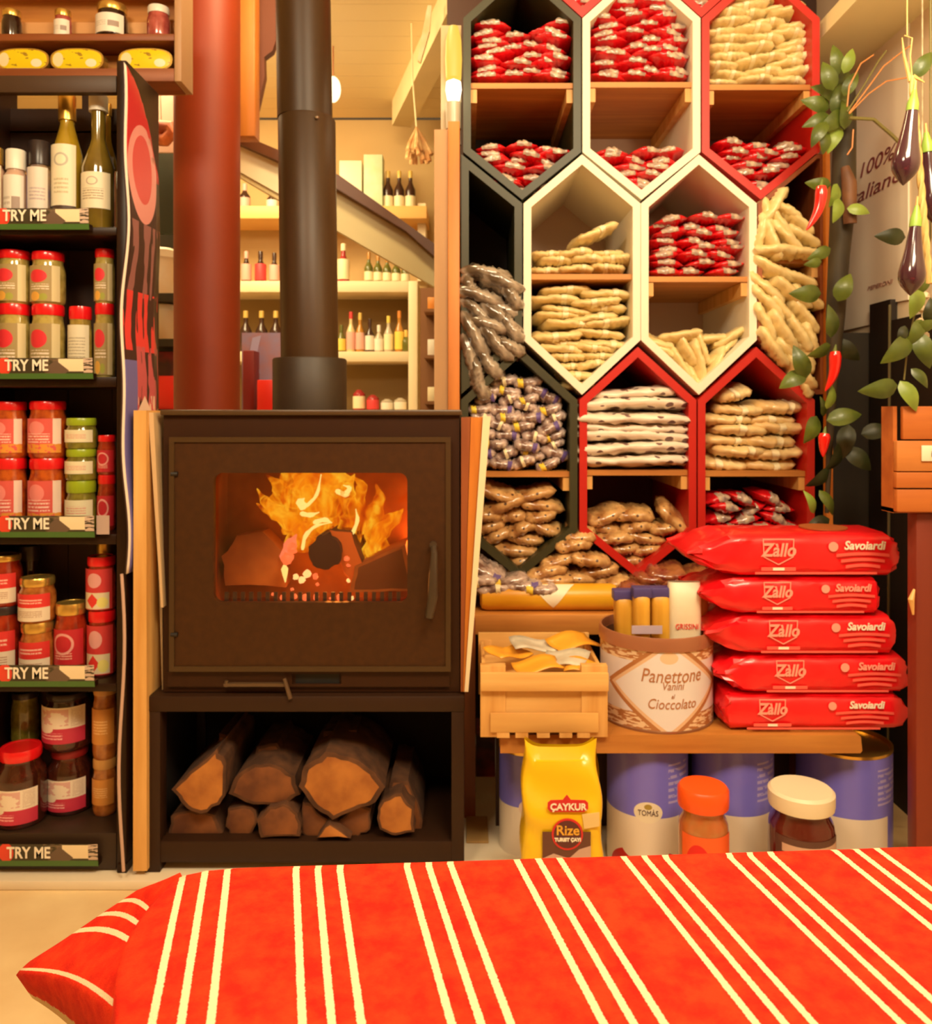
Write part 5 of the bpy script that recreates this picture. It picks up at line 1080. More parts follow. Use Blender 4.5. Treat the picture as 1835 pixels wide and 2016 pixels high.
# ================================================================= tins and bag on the floor under the bench
def bluetin(px0, px1, ytop, D, label, logo, lab_px, dark=False, zb=0.0):
    r = S(px1-px0, D)/2; cx = X((px0+px1)/2, D); h = min(Z(ytop, D-r)-zb, Z(1483, DQ)-.006-zb)
    t = thing('food_tin', label, 'tin', (cx, D, zb))
    sh = [('rect', 0, 0, 1, .52, (.80, .70, .58)), ('lines', .55, .62, .66, .9, (.42, .36, .75), 22)]
    if logo == 'tomato': sh += [('disc', .46, .12, .16, .18, (.55, .01, .01)), ('disc', .46, .30, .10, .10, (.80, .70, .58)), ('disc', .47, .56, .055, .075, (.82, .74, .58)), ('disc', .47, .60, .015, .02, (.4, .28, .05))]
    if logo == 'left': sh += [('disc', .52, .20, .05, .13, (.6, .02, .02)), ('disc', .50, .52, .05, .07, (.75, .58, .5))]
    if logo == 'panel': sh += [('rect', .60, 0, 1, .52, (.19, .17, .72)), ('rect', .0, 0, .36, .52, (.19, .17, .72))]
    m = uvmat('tin_'+label[:30], (.19, .17, .72), sh, rough=.3)
    bm = nb(); grid(bm, lambda u, v: Vector((cx+r*math.sin((u-.5)*2*PI), D-r*math.cos((u-.5)*2*PI), zb+h*v)), 64, 2); obj('printed_wall', bm, m, t)
    obj('tin_lid', lathe(nb(), [(0, h-.004), (r*.93, h-.004), (r*.96, h+.003), (r*1.01, h+.003), (r*1.01, h-.003), (r*.99, h-.005)], cx, D, zb, 48), M['gold'], t)
    obj('tin_base', lathe(nb(), [(0, .001), (r*1.01, .001), (r*1.01, .006), (r*.97, .007)], cx, D, zb, 48), M['silver'], t)
    if logo == 'tomato': text_cyl('TOMÀS', .016, cx, D, zb+h*.555, r, -.19, M['txtb'], t, sx=.8)
    return t
bluetin(983, 1085, 1486, 1.90, 'blue and white tin partly hidden left of the yellow bag', 'left', 0)
bluetin(1196, 1352, 1478, 1.83, 'blue tin with an oval logo and red tomato right of the yellow bag', 'tomato', 0)
bluetin(1364, 1519, 1478, 1.84, 'blue tin with a plain white lower half behind the orange-lidded jar', 'plain', 0)
bluetin(1573, 1748, 1494, 1.86, 'blue tin with a white panel at the right end under the bench', 'panel', 0)
# yellow tea bag
DYb = 1.60
yt_ = thing('tea_bag_pack', 'bright yellow tea packet with red and dark print under the bench', 'pack', (X(1110, DYb), DYb+.05, HZ))
yel = mat('yellow_pack', (.88, .60, .008), .35, c2=(.82, .50, .005), scale=5, bump=.2, coat=.3)
bm = nb(); x0, x1 = X(1030, DYb), X(1190, DYb)
def yf(u, v):
    a = 2*PI*u; dep = .052*(1 if v < .62 else 1-(v-.62)*2.3); w_ = (x1-x0)/2*(1 if v < .6 else 1-(v-.6)*.22)
    cc, ss = math.cos(a), math.sin(a)
    ztop = Z(1478, DYb) - (.012*math.cos(cc*2.2) if v > .9 else 0)
    return Vector(((x0+x1)/2-(.006 if v > .6 else 0)*(v-.6)+w_*math.copysign(abs(cc)**.35, cc)+.003*math.sin(v*17+u*9), DYb+.052+dep*math.copysign(abs(ss)**.35, ss)+.003*math.sin(v*23+u*13)*(v > .45), HZ+(ztop-HZ)*v))
grid(bm, yf, 40, 30); bmesh.ops.remove_doubles(bm, verts=bm.verts, dist=1e-5); obj('wrapper', bm, yel, yt_)
fy = DYb-.003
def plate(name, poly, m, y=0.0, parent=yt_): return obj(name, prism(nb(), pp(poly, DYb-.004), fy-y-.0015, fy-y), m, parent, smooth=False)
plate('dark_panel', [(1068, 1638), (1163, 1638), (1163, 1730), (1068, 1730)], mat('tea_dark', (.12, .04, .025), .4))
plate('pale_print', [(1068, 1690), (1090, 1680), (1120, 1690), (1140, 1672), (1163, 1665), (1163, 1730), (1068, 1730)], mat('tea_pale', (.55, .35, .28), .4), .0005)
plate('red_ring', circ(1117, 1642, 31, DYb, 28) and [(1117+31*math.cos(k*PI/14), 1642+31*math.sin(k*PI/14)) for k in range(28)], mat('tea_red', (.62, .02, .02), .4), .001)
plate('dark_disc', [(1117+27*math.cos(k*PI/14), 1642+27*math.sin(k*PI/14)) for k in range(28)], mat('tea_disc', (.10, .02, .02), .4), .0018)
plate('logo_plate', [(1078, 1580), (1084, 1575), (1108, 1574), (1116, 1564), (1124, 1574), (1152, 1575), (1158, 1580), (1158, 1592), (1150, 1598), (1084, 1598), (1078, 1592)], mat('tea_red', (.62, .02, .02), .4), .001)
plate('price_label', [(1146, 1603), (1180, 1599), (1180, 1626), (1150, 1631)], mat('tea_label', (.75, .55, .22), .5), .001)
for s, sz, x, y, m in (('ÇAYKUR', 18, 1118, 1586, 'txtw'), ('Rize', 27, 1117, 1632, 'gold'), ('TURIST ÇAYI', 9, 1117, 1650, 'txtw')):
    text_front(s, S(sz, DYb), (X(x, DYb), fy-.004, Z(y, DYb)), M[m], yt_, bold=.0005)
# jars in front on the floor
def floorjar(name, px0, px1, ytop, D, body, capm, capy, desc, labm=None, wide=1.0, capw=1.0):
    r = S(px1-px0, D)/2; cx = X((px0+px1)/2, D); h = Z(ytop, D)-HZ; hc = S(capy, D)
    t = thing(name, desc, 'jar', (cx, D, HZ))
    hb_ = h-hc
    obj('body', lathe(nb(), [(0, 0), (r*.9, 0), (r, .01), (r, hb_*.78), (r*.96, hb_*.86), (r*.82, hb_*.93), (r*.82, hb_), (0, hb_)], cx, D, HZ, 32), body, t)
    obj('lid', lathe(nb(), [(0, hb_), (r*capw, hb_), (r*capw*1.02, hb_+hc*.2), (r*capw*1.02, h-hc*.15), (r*capw*.93, h), (0, h)], cx, D, HZ, 32), capm, t)
    if labm: label_patch(t, cx, D, r, HZ+hb_*.05, HZ+hb_*.80, labm, -1.2, 1.2)
LB['sauce'] = uvmat('label_sauce', (.85, .12, .02), [('disc', .3, .6, .22, .3, (.75, .01, .01)), ('blot', .3, .2, 1, .6, (.9, .3, .1), 5, .5), ('disc', .25, .1, .35, .2, (.62, .45, .2))])
LB['darkp'] = uvmat('label_darkp', (.10, .04, .03), [('rect', .1, .82, .95, .92, (.6, .38, .28)), ('rect', .1, .68, .95, .74, (.5, .3, .22)), ('lines', .1, .2, .7, .5, (.6, .45, .35), 7), ('diam', .85, .25, .14, .3, (.15, .5, .25))])
floorjar('sauce_jar', 1336, 1433, 1546, 1.64, mat('sauce_glass', (.50, .12, .03), .15, c2=(.4, .2, .06), scale=18, coat=.7), M['orangelid'], 38, 'jar with an orange lid and orange-red label in front of the blue tins', LB['sauce'], capw=1.0)
floorjar('spread_jar', 1515, 1640, 1550, 1.64, mat('spread_dark', (.10, .012, .008), .12, coat=.7), mat('cream_lid', (.80, .70, .50), .4), 34, 'dark jar with a white lid and dark striped label in front of the blue tins', LB['darkp'], capw=.98)
boxthing('box', 938, 975, 1440, 2.25, 0, .1, mat('side_red_dark', (.25, .03, .015), .5, c2=(.04, .01, .005), scale=12), 'dark red patterned box in the shadow beside the left bench post', 'box')
boxthing('board_offcut', 918, 962, 1656, 1.90, HZ, .12, mat('pale_offcut', (.50, .30, .10), .6), 'short pale wood offcut on the floor beside the log stand', 'wood')

# ================================================================= right side: vines, aubergines, crates
dk = thing('dark_cabinet', 'tall dark glass-fronted cabinet behind the vine at the right', 'cabinet', (1.0, 2.3, 0))
obj('carcass', box(nb(), X(1640, 2.28), XR-.001, 2.28, 2.62, 0, Z(655, 2.28)), mat('cabinet_black', (.012, .006, .002), .7, c2=(.02, .012, .003), scale=5), dk, smooth=False)
obj('wall_panel', box(nb(), XR-.02, XR-.001, 1.80, 2.27, 0, Z(640, 2.27)), mat('cabinet_black2', (.014, .006, .002), .6), dk, smooth=False)
obj('metal_profile', tube(nb(), [P(1752, 600, 2.02), P(1748, 1450, 2.02), (X(1745, 2.02), 2.02, .0)], .0035, 8), mat('profile', (.14, .12, .06), .3, metal=.6), dk)
obj('step_panel', box(nb(), XR-.02, XR-.002, 2.16, 2.27, Z(640, 2.27), Z(600, 2.27)), mat('cabinet_black2', (.014, .006, .002), .6), dk, smooth=False)
ps = thing('wall_poster', 'white poster with handwritten words behind the vine on the right wall', 'poster', (XR, 2.3, Z(650, 2.4)))
bm = nb(); 
pz0 = Z(648, 2.42)
poly = [(2.10, Z(590, 2.1)), (2.27, Z(602, 2.27)), (2.27, pz0), (2.50, pz0), (2.50, Z(140, 2.4)), (2.10, Z(140, 2.4))]
va = [bm.verts.new((XR-.001, y, z)) for y, z in poly]; vb = [bm.verts.new((XR-.006, y, z)) for y, z in poly]
bm.faces.new(va); bm.faces.new(vb[::-1])
for i in range(6): bm.faces.new((va[i], va[(i+1) % 6], vb[(i+1) % 6], vb[i]))
obj('sheet', bm, mat('poster_white', (.86, .74, .58), .55), ps, smooth=False)
def text_wall(s, size, px, py, mat_, rot=0.0, sx=1.0, bold=0.0):
    D = (XR-.007)*F/(px-CX); bm = text_bm(s, size, bold, shear=.3, sx=sx); ca, sa = math.cos(rot), math.sin(rot)
    for v in bm.verts:
        x, y, z = v.co; x, y = x*ca-y*sa, x*sa+y*ca; v.co = Vector((XR-.007-z, D-x, Z(py, D)+y))
    obj('lettering', bm, mat_, ps, smooth=False)
text_wall('100%', .055, 1722, 322, mat('ink', (.22, .05, .05), .5), .0, 1.7)
text_wall('Italiano', .055, 1718, 372, mat('ink', (.22, .05, .05), .5), .0, 1.9)
text_wall('PEPERONI', .016, 1731, 562, mat('ink2', (.4, .2, .15), .5), .0, 1.9)
# timber board at the end of the honeycomb wall
obj('end_board', prism(nb(), pp([(1606, 250), (1630, 235), (1634, 300), (1640, 700), (1640, 1200), (1628, 1200), (1626, 320), (1590, 520), (1586, 420)][:6]+[(1626, 300)], 2.13), 2.13, 2.149), M['orangez'], label='orange timber board closing the right end of the honeycomb wall', cat='board')
# vine on a brown trunk
tr = thing('artificial_vine', 'leafy green vine climbing a rough brown trunk at the right', 'plant', (X(1660, 2.0), 2.0, 0))
bk = mat('trunk_bark', (.040, .026, .007), .7, c2=(.018, .010, .003), scale=22, stretch=(1, 1, .25), bump=.6)
tube_pts = [(1672, 150), (1668, 210), (1662, 300), (1660, 400), (1652, 500), (1645, 620), (1638, 760), (1632, 900), (1628, 1010)]
obj('trunk', tube(nb(), [P(x, y, 2.0+.006*math.sin(y*.05)) for x, y in tube_pts], [S(q, 2.0) for q in (10, 17, 22, 24, 20, 18, 10, 6, 4)], 14), bk, tr)
obj('cut_branch', tube(nb(), [P(1664, 330, 1.96), P(1672, 360, 1.95), P(1674, 440, 1.96)], [.010, .017, .015], 12), mat('cut_wood', (.16, .06, .018), .6, c2=(.09, .03, .01), scale=18), tr)
leafm = mat('leaf_green', (.10, .135, .012), .42, c2=(.045, .065, .008), scale=14, coat=.1); leafl = mat('leaf_light', (.25, .34, .05), .42, c2=(.15, .21, .025), scale=14); leafd = mat('leaf_dark', (.03, .038, .008), .45, c2=(.018, .022, .005), scale=12)
def leaf(bm, px, py, D, ln, ang, wdt=.5, roll=0.0, mi=0, pit=0.0):
    L = S(ln, D); c = P(px, py, D); a = math.radians(ang)
    Rm = Matrix.Rotation(-a, 3, 'Y') @ Matrix.Rotation(roll, 3, 'X') @ Matrix.Rotation(pit, 3, 'Z')
    nu, nv = 8, 4; V = []
    for i in range(nu+1):
        t = i/nu; w_ = L*wdt*.5*math.sin(PI*min(1, t**.8))**.75*(1-.25*t) if 0 < t < 1 else 0.0004
        V.append([bm.verts.new(c+Rm @ Vector((L*(t-.5), -.010*L/.05*math.sin(t*PI)+.25*w_*abs(2*j/nv-1), w_*(2*j/nv-1)))) for j in range(nv+1)])
    for i in range(nu):
        for j in range(nv): f = bm.faces.new((V[i][j], V[i+1][j], V[i+1][j+1], V[i][j+1])); f.material_index = mi
bm = nb(); rl = random.Random(4)
LV = [(1645, 118, 60, 100, 1), (1670, 120, 52, 70, 2), (1655, 150, 60, 95, 1), (1630, 150, 60, 110, 1), (1675, 165, 55, 60, 1), (1625, 185, 66, 155, 1), (1650, 195, 66, 80, 1), (1660, 225, 60, 95, 1), (1608, 240, 62, 200, 1), (1635, 240, 66, 215, 1), (1612, 265, 60, 240, 1), (1605, 205, 60, 165, 1), (1640, 275, 60, 250, 2), (1622, 280, 50, 265, 1),
      (1610, 362, 52, 175, 1), (1640, 385, 50, 250, 2), (1646, 415, 50, 255, 2), (1690, 415, 46, -12, 2), (1612, 500, 52, 205, 1), (1600, 518, 36, 190, 1), (1585, 578, 64, 180, 1), (1662, 566, 60, 65, 1), (1633, 632, 66, 95, 1), (1575, 712, 70, 112, 1), (1612, 690, 52, 205, 1), (1560, 750, 60, 210, 1), (1670, 690, 60, -40, 0), (1632, 780, 52, 80, 2), (1618, 800, 40, 100, 1),
      (1595, 846, 60, 245, 1), (1662, 822, 70, 10, 1), (1665, 870, 70, 260, 0), (1640, 900, 66, 240, 0), (1610, 940, 60, 215, 0), (1690, 905, 66, -40, 0), (1592, 988, 50, 115, 2), (1626, 990, 56, -62, 1), (1745, 870, 70, -80, 0), (1725, 850, 60, 10, 0), (1745, 900, 40, -90, 0), (1610, 1030, 50, 200, 0)]
for x, y, l, a, m in LV: leaf(bm, x, y, 1.94+rl.uniform(-.04, .03) if m else 2.0, l, a, rl.uniform(.5, .66), rl.uniform(-.5, .5), {0: 2, 1: 0, 2: 1}[m])
obj('foliage', bm, [leafm, leafl, leafd], tr)
bm = nb()
for pts, r in (([(1672, 232), (1720, 235), (1755, 265), (1775, 285)], .0042), ([(1668, 220), (1700, 170), (1730, 120), (1745, 100)], .002)): tube(bm, [P(x, y, 1.9) for x, y in pts], r, 8)
obj('green_stem', bm, mat('stem_green', (.16, .13, .03), .5), tr)
bm = nb()
for pts in ([(1672, 222), (1700, 185), (1740, 130), (1785, 95), (1795, 88)], [(1672, 224), (1710, 185), (1745, 160), (1790, 152)], [(1680, 255), (1678, 290), (1668, 305)], [(1668, 210), (1672, 170), (1695, 125), (1720, 108)]): tube(bm, [P(x, y, 1.88) for x, y in pts], .0016, 6)
obj('orange_tendrils', bm, mat('tendril', (.55, .20, .05), .5), tr)
# second spray of leaves hanging at the far right
v2 = thing('leaf_spray', 'hanging spray of light green leaves at the right edge', 'plant', (X(1790, 1.62), 1.62, Z(812, 1.62)))
bm = nb()
for x, y, l, a, m in [(1817, 128, 62, 55, 1), (1800, 596, 66, 255, 2), (1815, 560, 50, 40, 1), (1800, 655, 60, 240, 1), (1818, 690, 76, -70, 1), (1764, 690, 80, 220, 1), (1728, 765, 80, 188, 1), (1788, 780, 68, -62, 2), (1810, 745, 50, -50, 1), (1828, 610, 50, 80, 0), (1752, 466, 62, 178, 3), (1822, 640, 50, 20, 1), (1775, 660, 40, -110, 0)]: leaf(bm, x, y, 1.6, l, a, .55 if m != 3 else .6, rl.uniform(-.3, .3), {0: 2, 1: 0, 2: 1, 3: 2}[m])
obj('foliage', bm, [leafm, leafl, leafd], v2)
bm = nb(); tube(bm, [P(x, y, 1.62) for x, y in ((1832, 470), (1815, 560), (1796, 640), (1785, 700), (1780, 748))], .0016, 6); tube(bm, [P(x, y, 1.62) for x, y in ((1832, 120), (1832, 300), (1832, 470))], .002, 6)
tube(bm, [P(1832, 120, 1.62), (X(1832, 1.62), 1.62, 1.985)], .002, 6)
obj('stem', bm, mat('stem_green', (.16, .13, .03), .5), v2)
# chillies
chm = mat('chilli_red', (.72, .008, .006), .18, coat=.8); chg = mat('chilli_cap', (.12, .16, .02), .5)
for pts, D, l in (([(1617, 362), (1617, 395), (1608, 425), (1584, 458)], 1.88, 'long red chilli curving to the left high on the vine'), ([(1644, 688), (1645, 715), (1640, 745), (1622, 774)], 1.88, 'glossy red chilli hanging in the middle of the vine'), ([(1624, 850), (1622, 872), (1620, 904)], 1.90, 'small red chilli hanging low on the vine')):
    P3 = [P(x, y, D) for x, y in pts]; t = thing('chilli_pepper', l, 'chilli', tuple(P3[-1])); n = len(P3)
    # smooth the path
    Q = []
    for i in range(n-1):
        for k in range(4): Q.append(P3[i].lerp(P3[i+1], k/4))
    Q.append(P3[-1]); Q = [sum((Q[max(0, min(len(Q)-1, i+d_))] for d_ in (-2, -1, 0, 1, 2)), Vector())/5 for i in range(len(Q))]
    m_ = len(Q); obj('pod', tube(nb(), Q, [S(12, D)*(max(.06, (1-(i/(m_-1))**2.2))**.8)*(.75+.25*min(1, i/2)) for i in range(m_)], 14), chm, t)
    obj('stalk', tube(nb(), [Q[0]+Vector((.002, 0, .016)), Q[0]+Vector((0, 0, .004)), Q[0]-Vector((0, 0, .004))], [.0015, .004, .0075], 10), chg, t)
# aubergines with straw plait
aub = mat('aubergine', (.055, .014, .030), .16, c2=(.035, .008, .014), scale=6, coat=.8); cap = mat('aubergine_cap', (.26, .42, .06), .4)
for (x0, y0), (x1, y1), w_, D, l in (((1797, 208), (1778, 365), 26, 1.50, 'shiny dark aubergine hanging highest at the right'), ((1826, 290), (1838, 440), 22, 1.56, 'aubergine cut by the right edge of the picture'), ((1803, 436), (1792, 582), 25, 1.50, 'lower aubergine hanging beside the straw plait')):
    a, b = P(x0, y0, D), P(x1, y1, D); t = thing('aubergine', l, 'aubergine', tuple(b)); N_ = 16
    prof_ = [.36, .42, .46, .50, .54, .59, .65, .71, .78, .86, .93, .99, 1.0, .93, .72, .40, .05]
    obj('fruit', tube(nb(), [a.lerp(b, i/N_) for i in range(N_+1)], [S(w_, D)*q for q in prof_], 24), aub, t)
    d = (a-b).normalized(); obj('green_cap', tube(nb(), [a+d*.028, a+d*.016, a+d*.004, a-d*.010], [S(4, D), S(7, D), S(11, D), S(11.5, D)], 16), cap, t)
    obj('stalk', tube(nb(), [a+d*.045, a+d*.026], [.002, .003], 8), M['pine'], t)
straw = mat('straw', (.72, .50, .18), .7, c2=(.55, .34, .10), scale=30)
bm = nb()
for k in range(3):
    tube(bm, [P(1790+ (y-90)*.085+4*math.sin(y*.06+k*2.1), y, 1.535+.004*math.cos(y*.06+k*2.1)) for y in range(150, 1835 and 560, 8)], .0035, 6)
tube(bm, [P(1792, 160, 1.535), P(1780, 110, 1.535), P(1776, 74, 1.535)], [.004, .0025, .001], 6); tube(bm, [P(1796, 155, 1.535), P(1792, 110, 1.535), P(1796, 75, 1.535), P(1780, 70, 1.535)], .0013, 6)
tube(bm, [P(1798, 150, 1.535), P(1820, 162, 1.535)], [.004, .001], 6); tube(bm, [P(1786, 70, 1.535), (X(1786, 1.535), 1.535, 1.985)], .0012, 6)
obj('straw_plait', bm, straw, label='twisted straw rope from which the aubergines hang', cat='rope')
# pale panel and white beads behind aubergines
bm = nb()
for k in range(12):
    y = 400+k*26; bmesh.ops.create_icosphere(bm, subdivisions=1, radius=S(9, 1.66), matrix=Matrix.Translation(P(1816+6*math.sin(k*2), y, 1.66)))
tube(bm, [P(1816, 390, 1.66), P(1816, 700, 1.66)], .002, 6); tube(bm, [P(1816, 395, 1.66), (X(1816, 1.66), 1.66, 1.985)], .0015, 6)
obj('garlic_string', bm, mat('garlic', (.70, .58, .38), .6, c2=(.3, .2, .1), scale=30), label='string of small pale bulbs behind the lower aubergine', cat='garland')
# crates and red post
DX = 1.62
rpst = thing('red_post', 'thick brownish red wooden post under the crate at the right edge', 'post', (X(1850, DX), DX+.05, 0))
obj('shaft', box(nb(), X(1804, DX), X(1900, DX), DX, DX+.035, 0, Z(1010, DX), bev=.004), mat('red_wood', (.24, .035, .012), .5, c2=(.18, .022, .008), scale=10, stretch=(1, 1, .1)), rpst)
obj('ornament', tube(nb(), [P(1800, 1160, DX-.006), P(1794, 1180, DX-.01), P(1798, 1210, DX-.006)], [.002, .006, .002], 8), M['pine'], rpst)
crt = thing('slatted_crate', 'orange-brown wooden crate with a small white tag at the right edge', 'crate', (X(1850, DX), DX+.1, Z(1009, DX)))
om = woodmat('crate_orange', (.52, .15, .025), (.40, .10, .015), 'x'); ol = woodmat('crate_light', (.58, .21, .045), (.46, .15, .03), 'x')
for i, (x0, y0, x1, y1, m) in enumerate(((1766, 964, 1930, 1008, om), (1765, 930, 1930, 961, om), (1766, 868, 1930, 928, ol), (1778, 800, 1930, 865, om))):
    obj('slat', pbox(nb(), x0, x1, y0, y1, DX-.02+(.004 if i == 3 else 0), DX-.005, bev=.002), m, crt)
obj('side', box(nb(), X(1766, DX-.02), X(1774, DX-.02), DX-.005, DX+.04, Z(1008, DX), Z(800, DX)), om, crt)
obj('base', box(nb(), X(1766, DX-.02), X(1930, DX-.02), DX-.005, DX+.04, Z(1009, DX), Z(1000, DX)), om, crt)
tg = obj('tag', pbox(nb(), 1815, 1850, 877, 908, DX-.024, DX-.021, bev=.001), M['white'], crt)
text_front('ione', S(17, DX), (X(1834, DX), DX-.0255, Z(893, DX)), M['txtb'], tg)

# ================================================================= table with red striped cloth
TZ = .75; h_ = CZ-TZ
def tpt(px, py): D = h_*F/(py-HY); return Vector((X(px, D), D, TZ))
cloth = bpy.data.materials.new('striped_cloth'); cloth.use_nodes = True
nt = cloth.node_tree; N = nt.nodes; L = nt.links; b = N['Principled BSDF']; b.inputs['Roughness'].default_value = .85; b.inputs['Specular IOR Level'].default_value = .15; b.inputs['Sheen Weight'].default_value = .0
uv = N.new('ShaderNodeUVMap'); sp = N.new('ShaderNodeSeparateXYZ'); L.new(uv.outputs[0], sp.inputs[0])
def mt(op, a, c=None):
    n = N.new('ShaderNodeMath'); n.operation = op
    for i, q in enumerate((a, c)):
        if q is None: continue
        if isinstance(q, (int, float)): n.inputs[i].default_value = q
        else: L.new(q, n.inputs[i])
    return n.outputs[0]
PITCH = .0617
tc = N.new('ShaderNodeTexCoord'); nj = N.new('ShaderNodeTexNoise'); nj.inputs['Scale'].default_value = 900; L.new(tc.outputs['Object'], nj.inputs[0])
u_ = mt('ADD', mt('MULTIPLY', sp.outputs[0], 1.0), mt('MULTIPLY', mt('SUBTRACT', nj.outputs[0], .5), .0012))
ph = mt('MULTIPLY', mt('FRACT', mt('DIVIDE', u_, PITCH)), PITCH)
f = None
for c0 in (.0035, .0156, .0278):
    q = mt('LESS_THAN', mt('ABSOLUTE', mt('SUBTRACT', ph, c0)), .0018); f = q if f is None else mt('MAXIMUM', f, q)
n1 = N.new('ShaderNodeTexNoise'); n1.inputs['Scale'].default_value = 60; n1.inputs['Detail'].default_value = 6; n1.inputs['Roughness'].default_value = .7; L.new(tc.outputs['Object'], n1.inputs[0])
rp_ = N.new('ShaderNodeValToRGB'); rp_.color_ramp.elements[0].position = .38; rp_.color_ramp.elements[1].position = .62
rp_.color_ramp.elements[0].color = (.60, .014, .005, 1); rp_.color_ramp.elements[1].color = (.80, .040, .008, 1); L.new(n1.outputs[0], rp_.inputs[0])
mx = N.new('ShaderNodeMixRGB'); L.new(f, mx.inputs[0]); L.new(rp_.outputs[0], mx.inputs[1]); mx.inputs[2].default_value = (.82, .64, .40, 1); L.new(mx.outputs[0], b.inputs['Base Color'])
n2 = N.new('ShaderNodeTexNoise'); n2.inputs['Scale'].default_value = 1400; L.new(tc.outputs['Object'], n2.inputs[0]); bp = N.new('ShaderNodeBump'); bp.inputs['Strength'].default_value = .5; bp.inputs['Distance'].default_value = .0006
L.new(n2.outputs[0], bp.inputs['Height']); L.new(bp.outputs[0], b.inputs['Normal'])
U0 = -.0513-.0035
E0, E1 = tpt(352, 1717), tpt(1835, 1671)          # far edge of the table top
ed = (E1-E0)/(E1.x-E0.x); st_dir = Vector((-.227, 1, 0))
def uof(p): return p.x+.227*p.y-U0
bm = nb(); uvl = bm.loops.layers.uv.verify(); UVV = {}
# top surface: rows from beyond the far edge (rolled down) to well behind the camera
left_far = E0+Vector((-.000, 0, 0)); left_near = tpt(238, 2016); ld = (left_near-left_far); NX, NY = 60, 120
V = []
def topedge(x): return E0+ed*(x-E0.x)
rows = []
for j in range(-6, NY+1):
    row = []
    for i in range(NX+1):
        s = i/NX
        if j >= 0:
            t = (j/NY); a = left_far+ld*(t*8.5); e = topedge(.75); bq = Vector((.75, e.y-1.1*t, TZ)); a.z = TZ
            p = a.lerp(bq, s); dz = 0.0015*math.sin(p.x*30+p.y*14)
            p.z = TZ+dz-(.004*max(0, 1-s*NX/2.0)**2); p.x -= .011*math.sin(PI*min(1, t*8.5))*max(0, 1-s*NX/4.0)
            u = uof(p)
        else:
            k = -j; a = left_far; bq = topedge(.75); p0 = a.lerp(bq, s); ang = min(PI/2, k*.35); rr_ = .010
            down = rr_*(1-math.cos(ang))+max(0, k-4)*.06; out = rr_*math.sin(ang)
            p = Vector((p0.x, p0.y+out, TZ-down-(.004*max(0, 1-s*NX/2.0)**2))); u = uof(p0)-.02*0
        v = bm.verts.new(p); UVV[v] = (u, p.y); row.append(v)
    rows.append(row)
for a, c in zip(rows, rows[1:]):
    for i in range(NX): bm.faces.new((a[i], a[i+1], c[i+1], c[i]))
# left side: rolls over the edge and hangs
Lrow = [r[0] for r in rows[6:]]; prev = Lrow
for k in range(1, 7):
    cur_ = []
    for idx, v0 in enumerate(Lrow):
        t = idx/NY; q = k/6
        p = v0.co+Vector((-.005*math.sin(min(1, q*2)*PI/2)-.003*q*math.sin(t*30), 0, -.012*(1-math.cos(min(1, q*2)*PI/2))-.16*max(0, q-.25)))
        v = bm.verts.new(p); UVV[v] = (UVV[v0][0]-.017*k*.0-.003*k, p.y); cur_.append(v)
    for i in range(len(cur_)-1): bm.faces.new((prev[i], prev[i+1], cur_[i+1], cur_[i]))
    prev = cur_
# flared corner flap
def fp(px, py, D): return P(px, py, D)
A = [fp(352, 1732, .455), fp(275, 1754, .468), fp(205, 1800, .474), fp(120, 1858, .478), fp(60, 1896, .480), fp(36, 1918, .478)]   # silhouette hem
Bp = [fp(362, 1740, .455), fp(325, 1790, .440), fp(305, 1850, .425), fp(290, 1910, .405), fp(280, 1965, .385), fp(270, 2050, .365)]   # fold by the table edge
C_ = [fp(352, 1720, .46), fp(290, 1772, .46), fp(240, 1832, .455), fp(180, 1905, .448), fp(140, 1970, .44), fp(128, 2060, .43)]
NU, NVv = 24, 12; G_ = []
def interp(arr, t):
    t *= len(arr)-1; i = min(int(t), len(arr)-2); return arr[i].lerp(arr[i+1], t-i)
for i in range(NU+1):
    t = i/NU; a, m_, bb = interp(A, t), interp(C_, t), interp(Bp, t); row = []
    for j in range(NVv+1):
        q = j/NVv; p = a*(1-q)**2+m_*2*q*(1-q)*1.0+bb*q*q if False else a.lerp(bb, q)+Vector((0, .006*math.sin(q*PI)*t, .004*math.sin(q*PI)))
        v = bm.verts.new(p); UVV[v] = (None, t); row.append(v)
    G_.append(row)
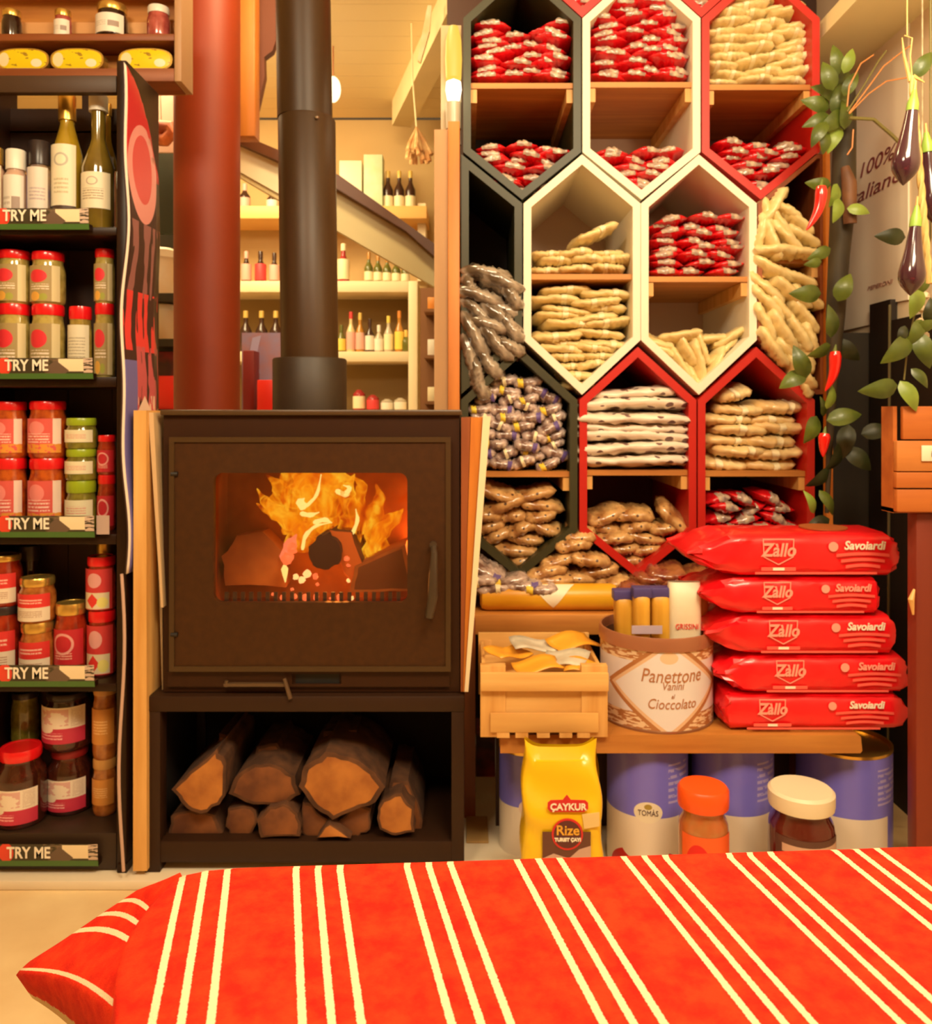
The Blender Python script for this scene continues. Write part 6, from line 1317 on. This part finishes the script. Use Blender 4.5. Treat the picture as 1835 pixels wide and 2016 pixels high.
# stripes cross the flap: three at t .30-.52 and the next group at .95
stp = [(0, .0595), (.26, .0325), (.30, .0278), (.41, .0156), (.52, .0035), (.93, .0278-PITCH), (1.0, .022-PITCH)]
for i, row in enumerate(G_):
    t = i/NU
    for (t0, u0), (t1, u1) in zip(stp, stp[1:]):
        if t0 <= t <= t1: uu = u0+(u1-u0)*(t-t0)/(t1-t0)
    for v in row: UVV[v] = (uu, t)
for a, c in zip(G_, G_[1:]):
    for j in range(NVv): bm.faces.new((a[j], a[j+1], c[j+1], c[j]))
# turned-up hem below the flap corner
hem = []
for j in range(NVv+1):
    q = j/NVv; v0 = G_[-1][j]; v = bm.verts.new(v0.co+Vector((.006*(1-q)+.002, .002, -.014-.03*q))); UVV[v] = (UVV[v0][0]-.006, 1); hem.append(v)
for j in range(NVv): bm.faces.new((G_[-1][j], G_[-1][j+1], hem[j+1], hem[j]))
for fce in bm.faces:
    for l in fce.loops: l[uvl].uv = UVV[l.vert]
me = bpy.data.meshes.new('tablecloth'); 
bmesh.ops.recalc_face_normals(bm, faces=bm.faces)
bm.to_mesh(me); bm.free(); me.materials.append(cloth)
for p in me.polygons: p.use_smooth = True
tcl = bpy.data.objects.new('tablecloth', me); col.objects.link(tcl)
props(tcl, 'bright red cotton tablecloth with triple cream stripes in the foreground', 'tablecloth')
sd = tcl.modifiers.new('thick', 'SOLIDIFY'); sd.thickness = .0012; sd.offset = -1
tb = thing('table', 'table hidden under the red striped cloth in the foreground', 'table', (.2, .1, 0))
bm = nb(); tw = [(E0+Vector((.022, -.006, 0))), topedge(.74)+Vector((0, -.004, 0)), Vector((.74, -.5, 0)), Vector((.01, -.5, 0))]
ta = [bm.verts.new((p.x, p.y, TZ-.030)) for p in tw]; tb_ = [bm.verts.new((p.x, p.y, TZ-.0125)) for p in tw]
bm.faces.new(ta); bm.faces.new(tb_[::-1])
for i in range(4): bm.faces.new((ta[i], ta[(i+1) % 4], tb_[(i+1) % 4], tb_[i]))
obj('table_top', bm, M['oak'], tb, smooth=False)
for x, y in ((-.09, .36), (.66, .40), (.05, -.46), (.66, -.46)): obj('leg', box(nb(), x-.025, x+.025, y-.025, y+.025, 0, TZ-.031), M['oak'], tb)
# unused prototypes of packets never placed
for k, (out_, _) in PR.items():
    for b_, ch in out_:
        if b_.name not in PACK_USED:
            for c in ch: bpy.data.objects.remove(c)
            bpy.data.objects.remove(b_)
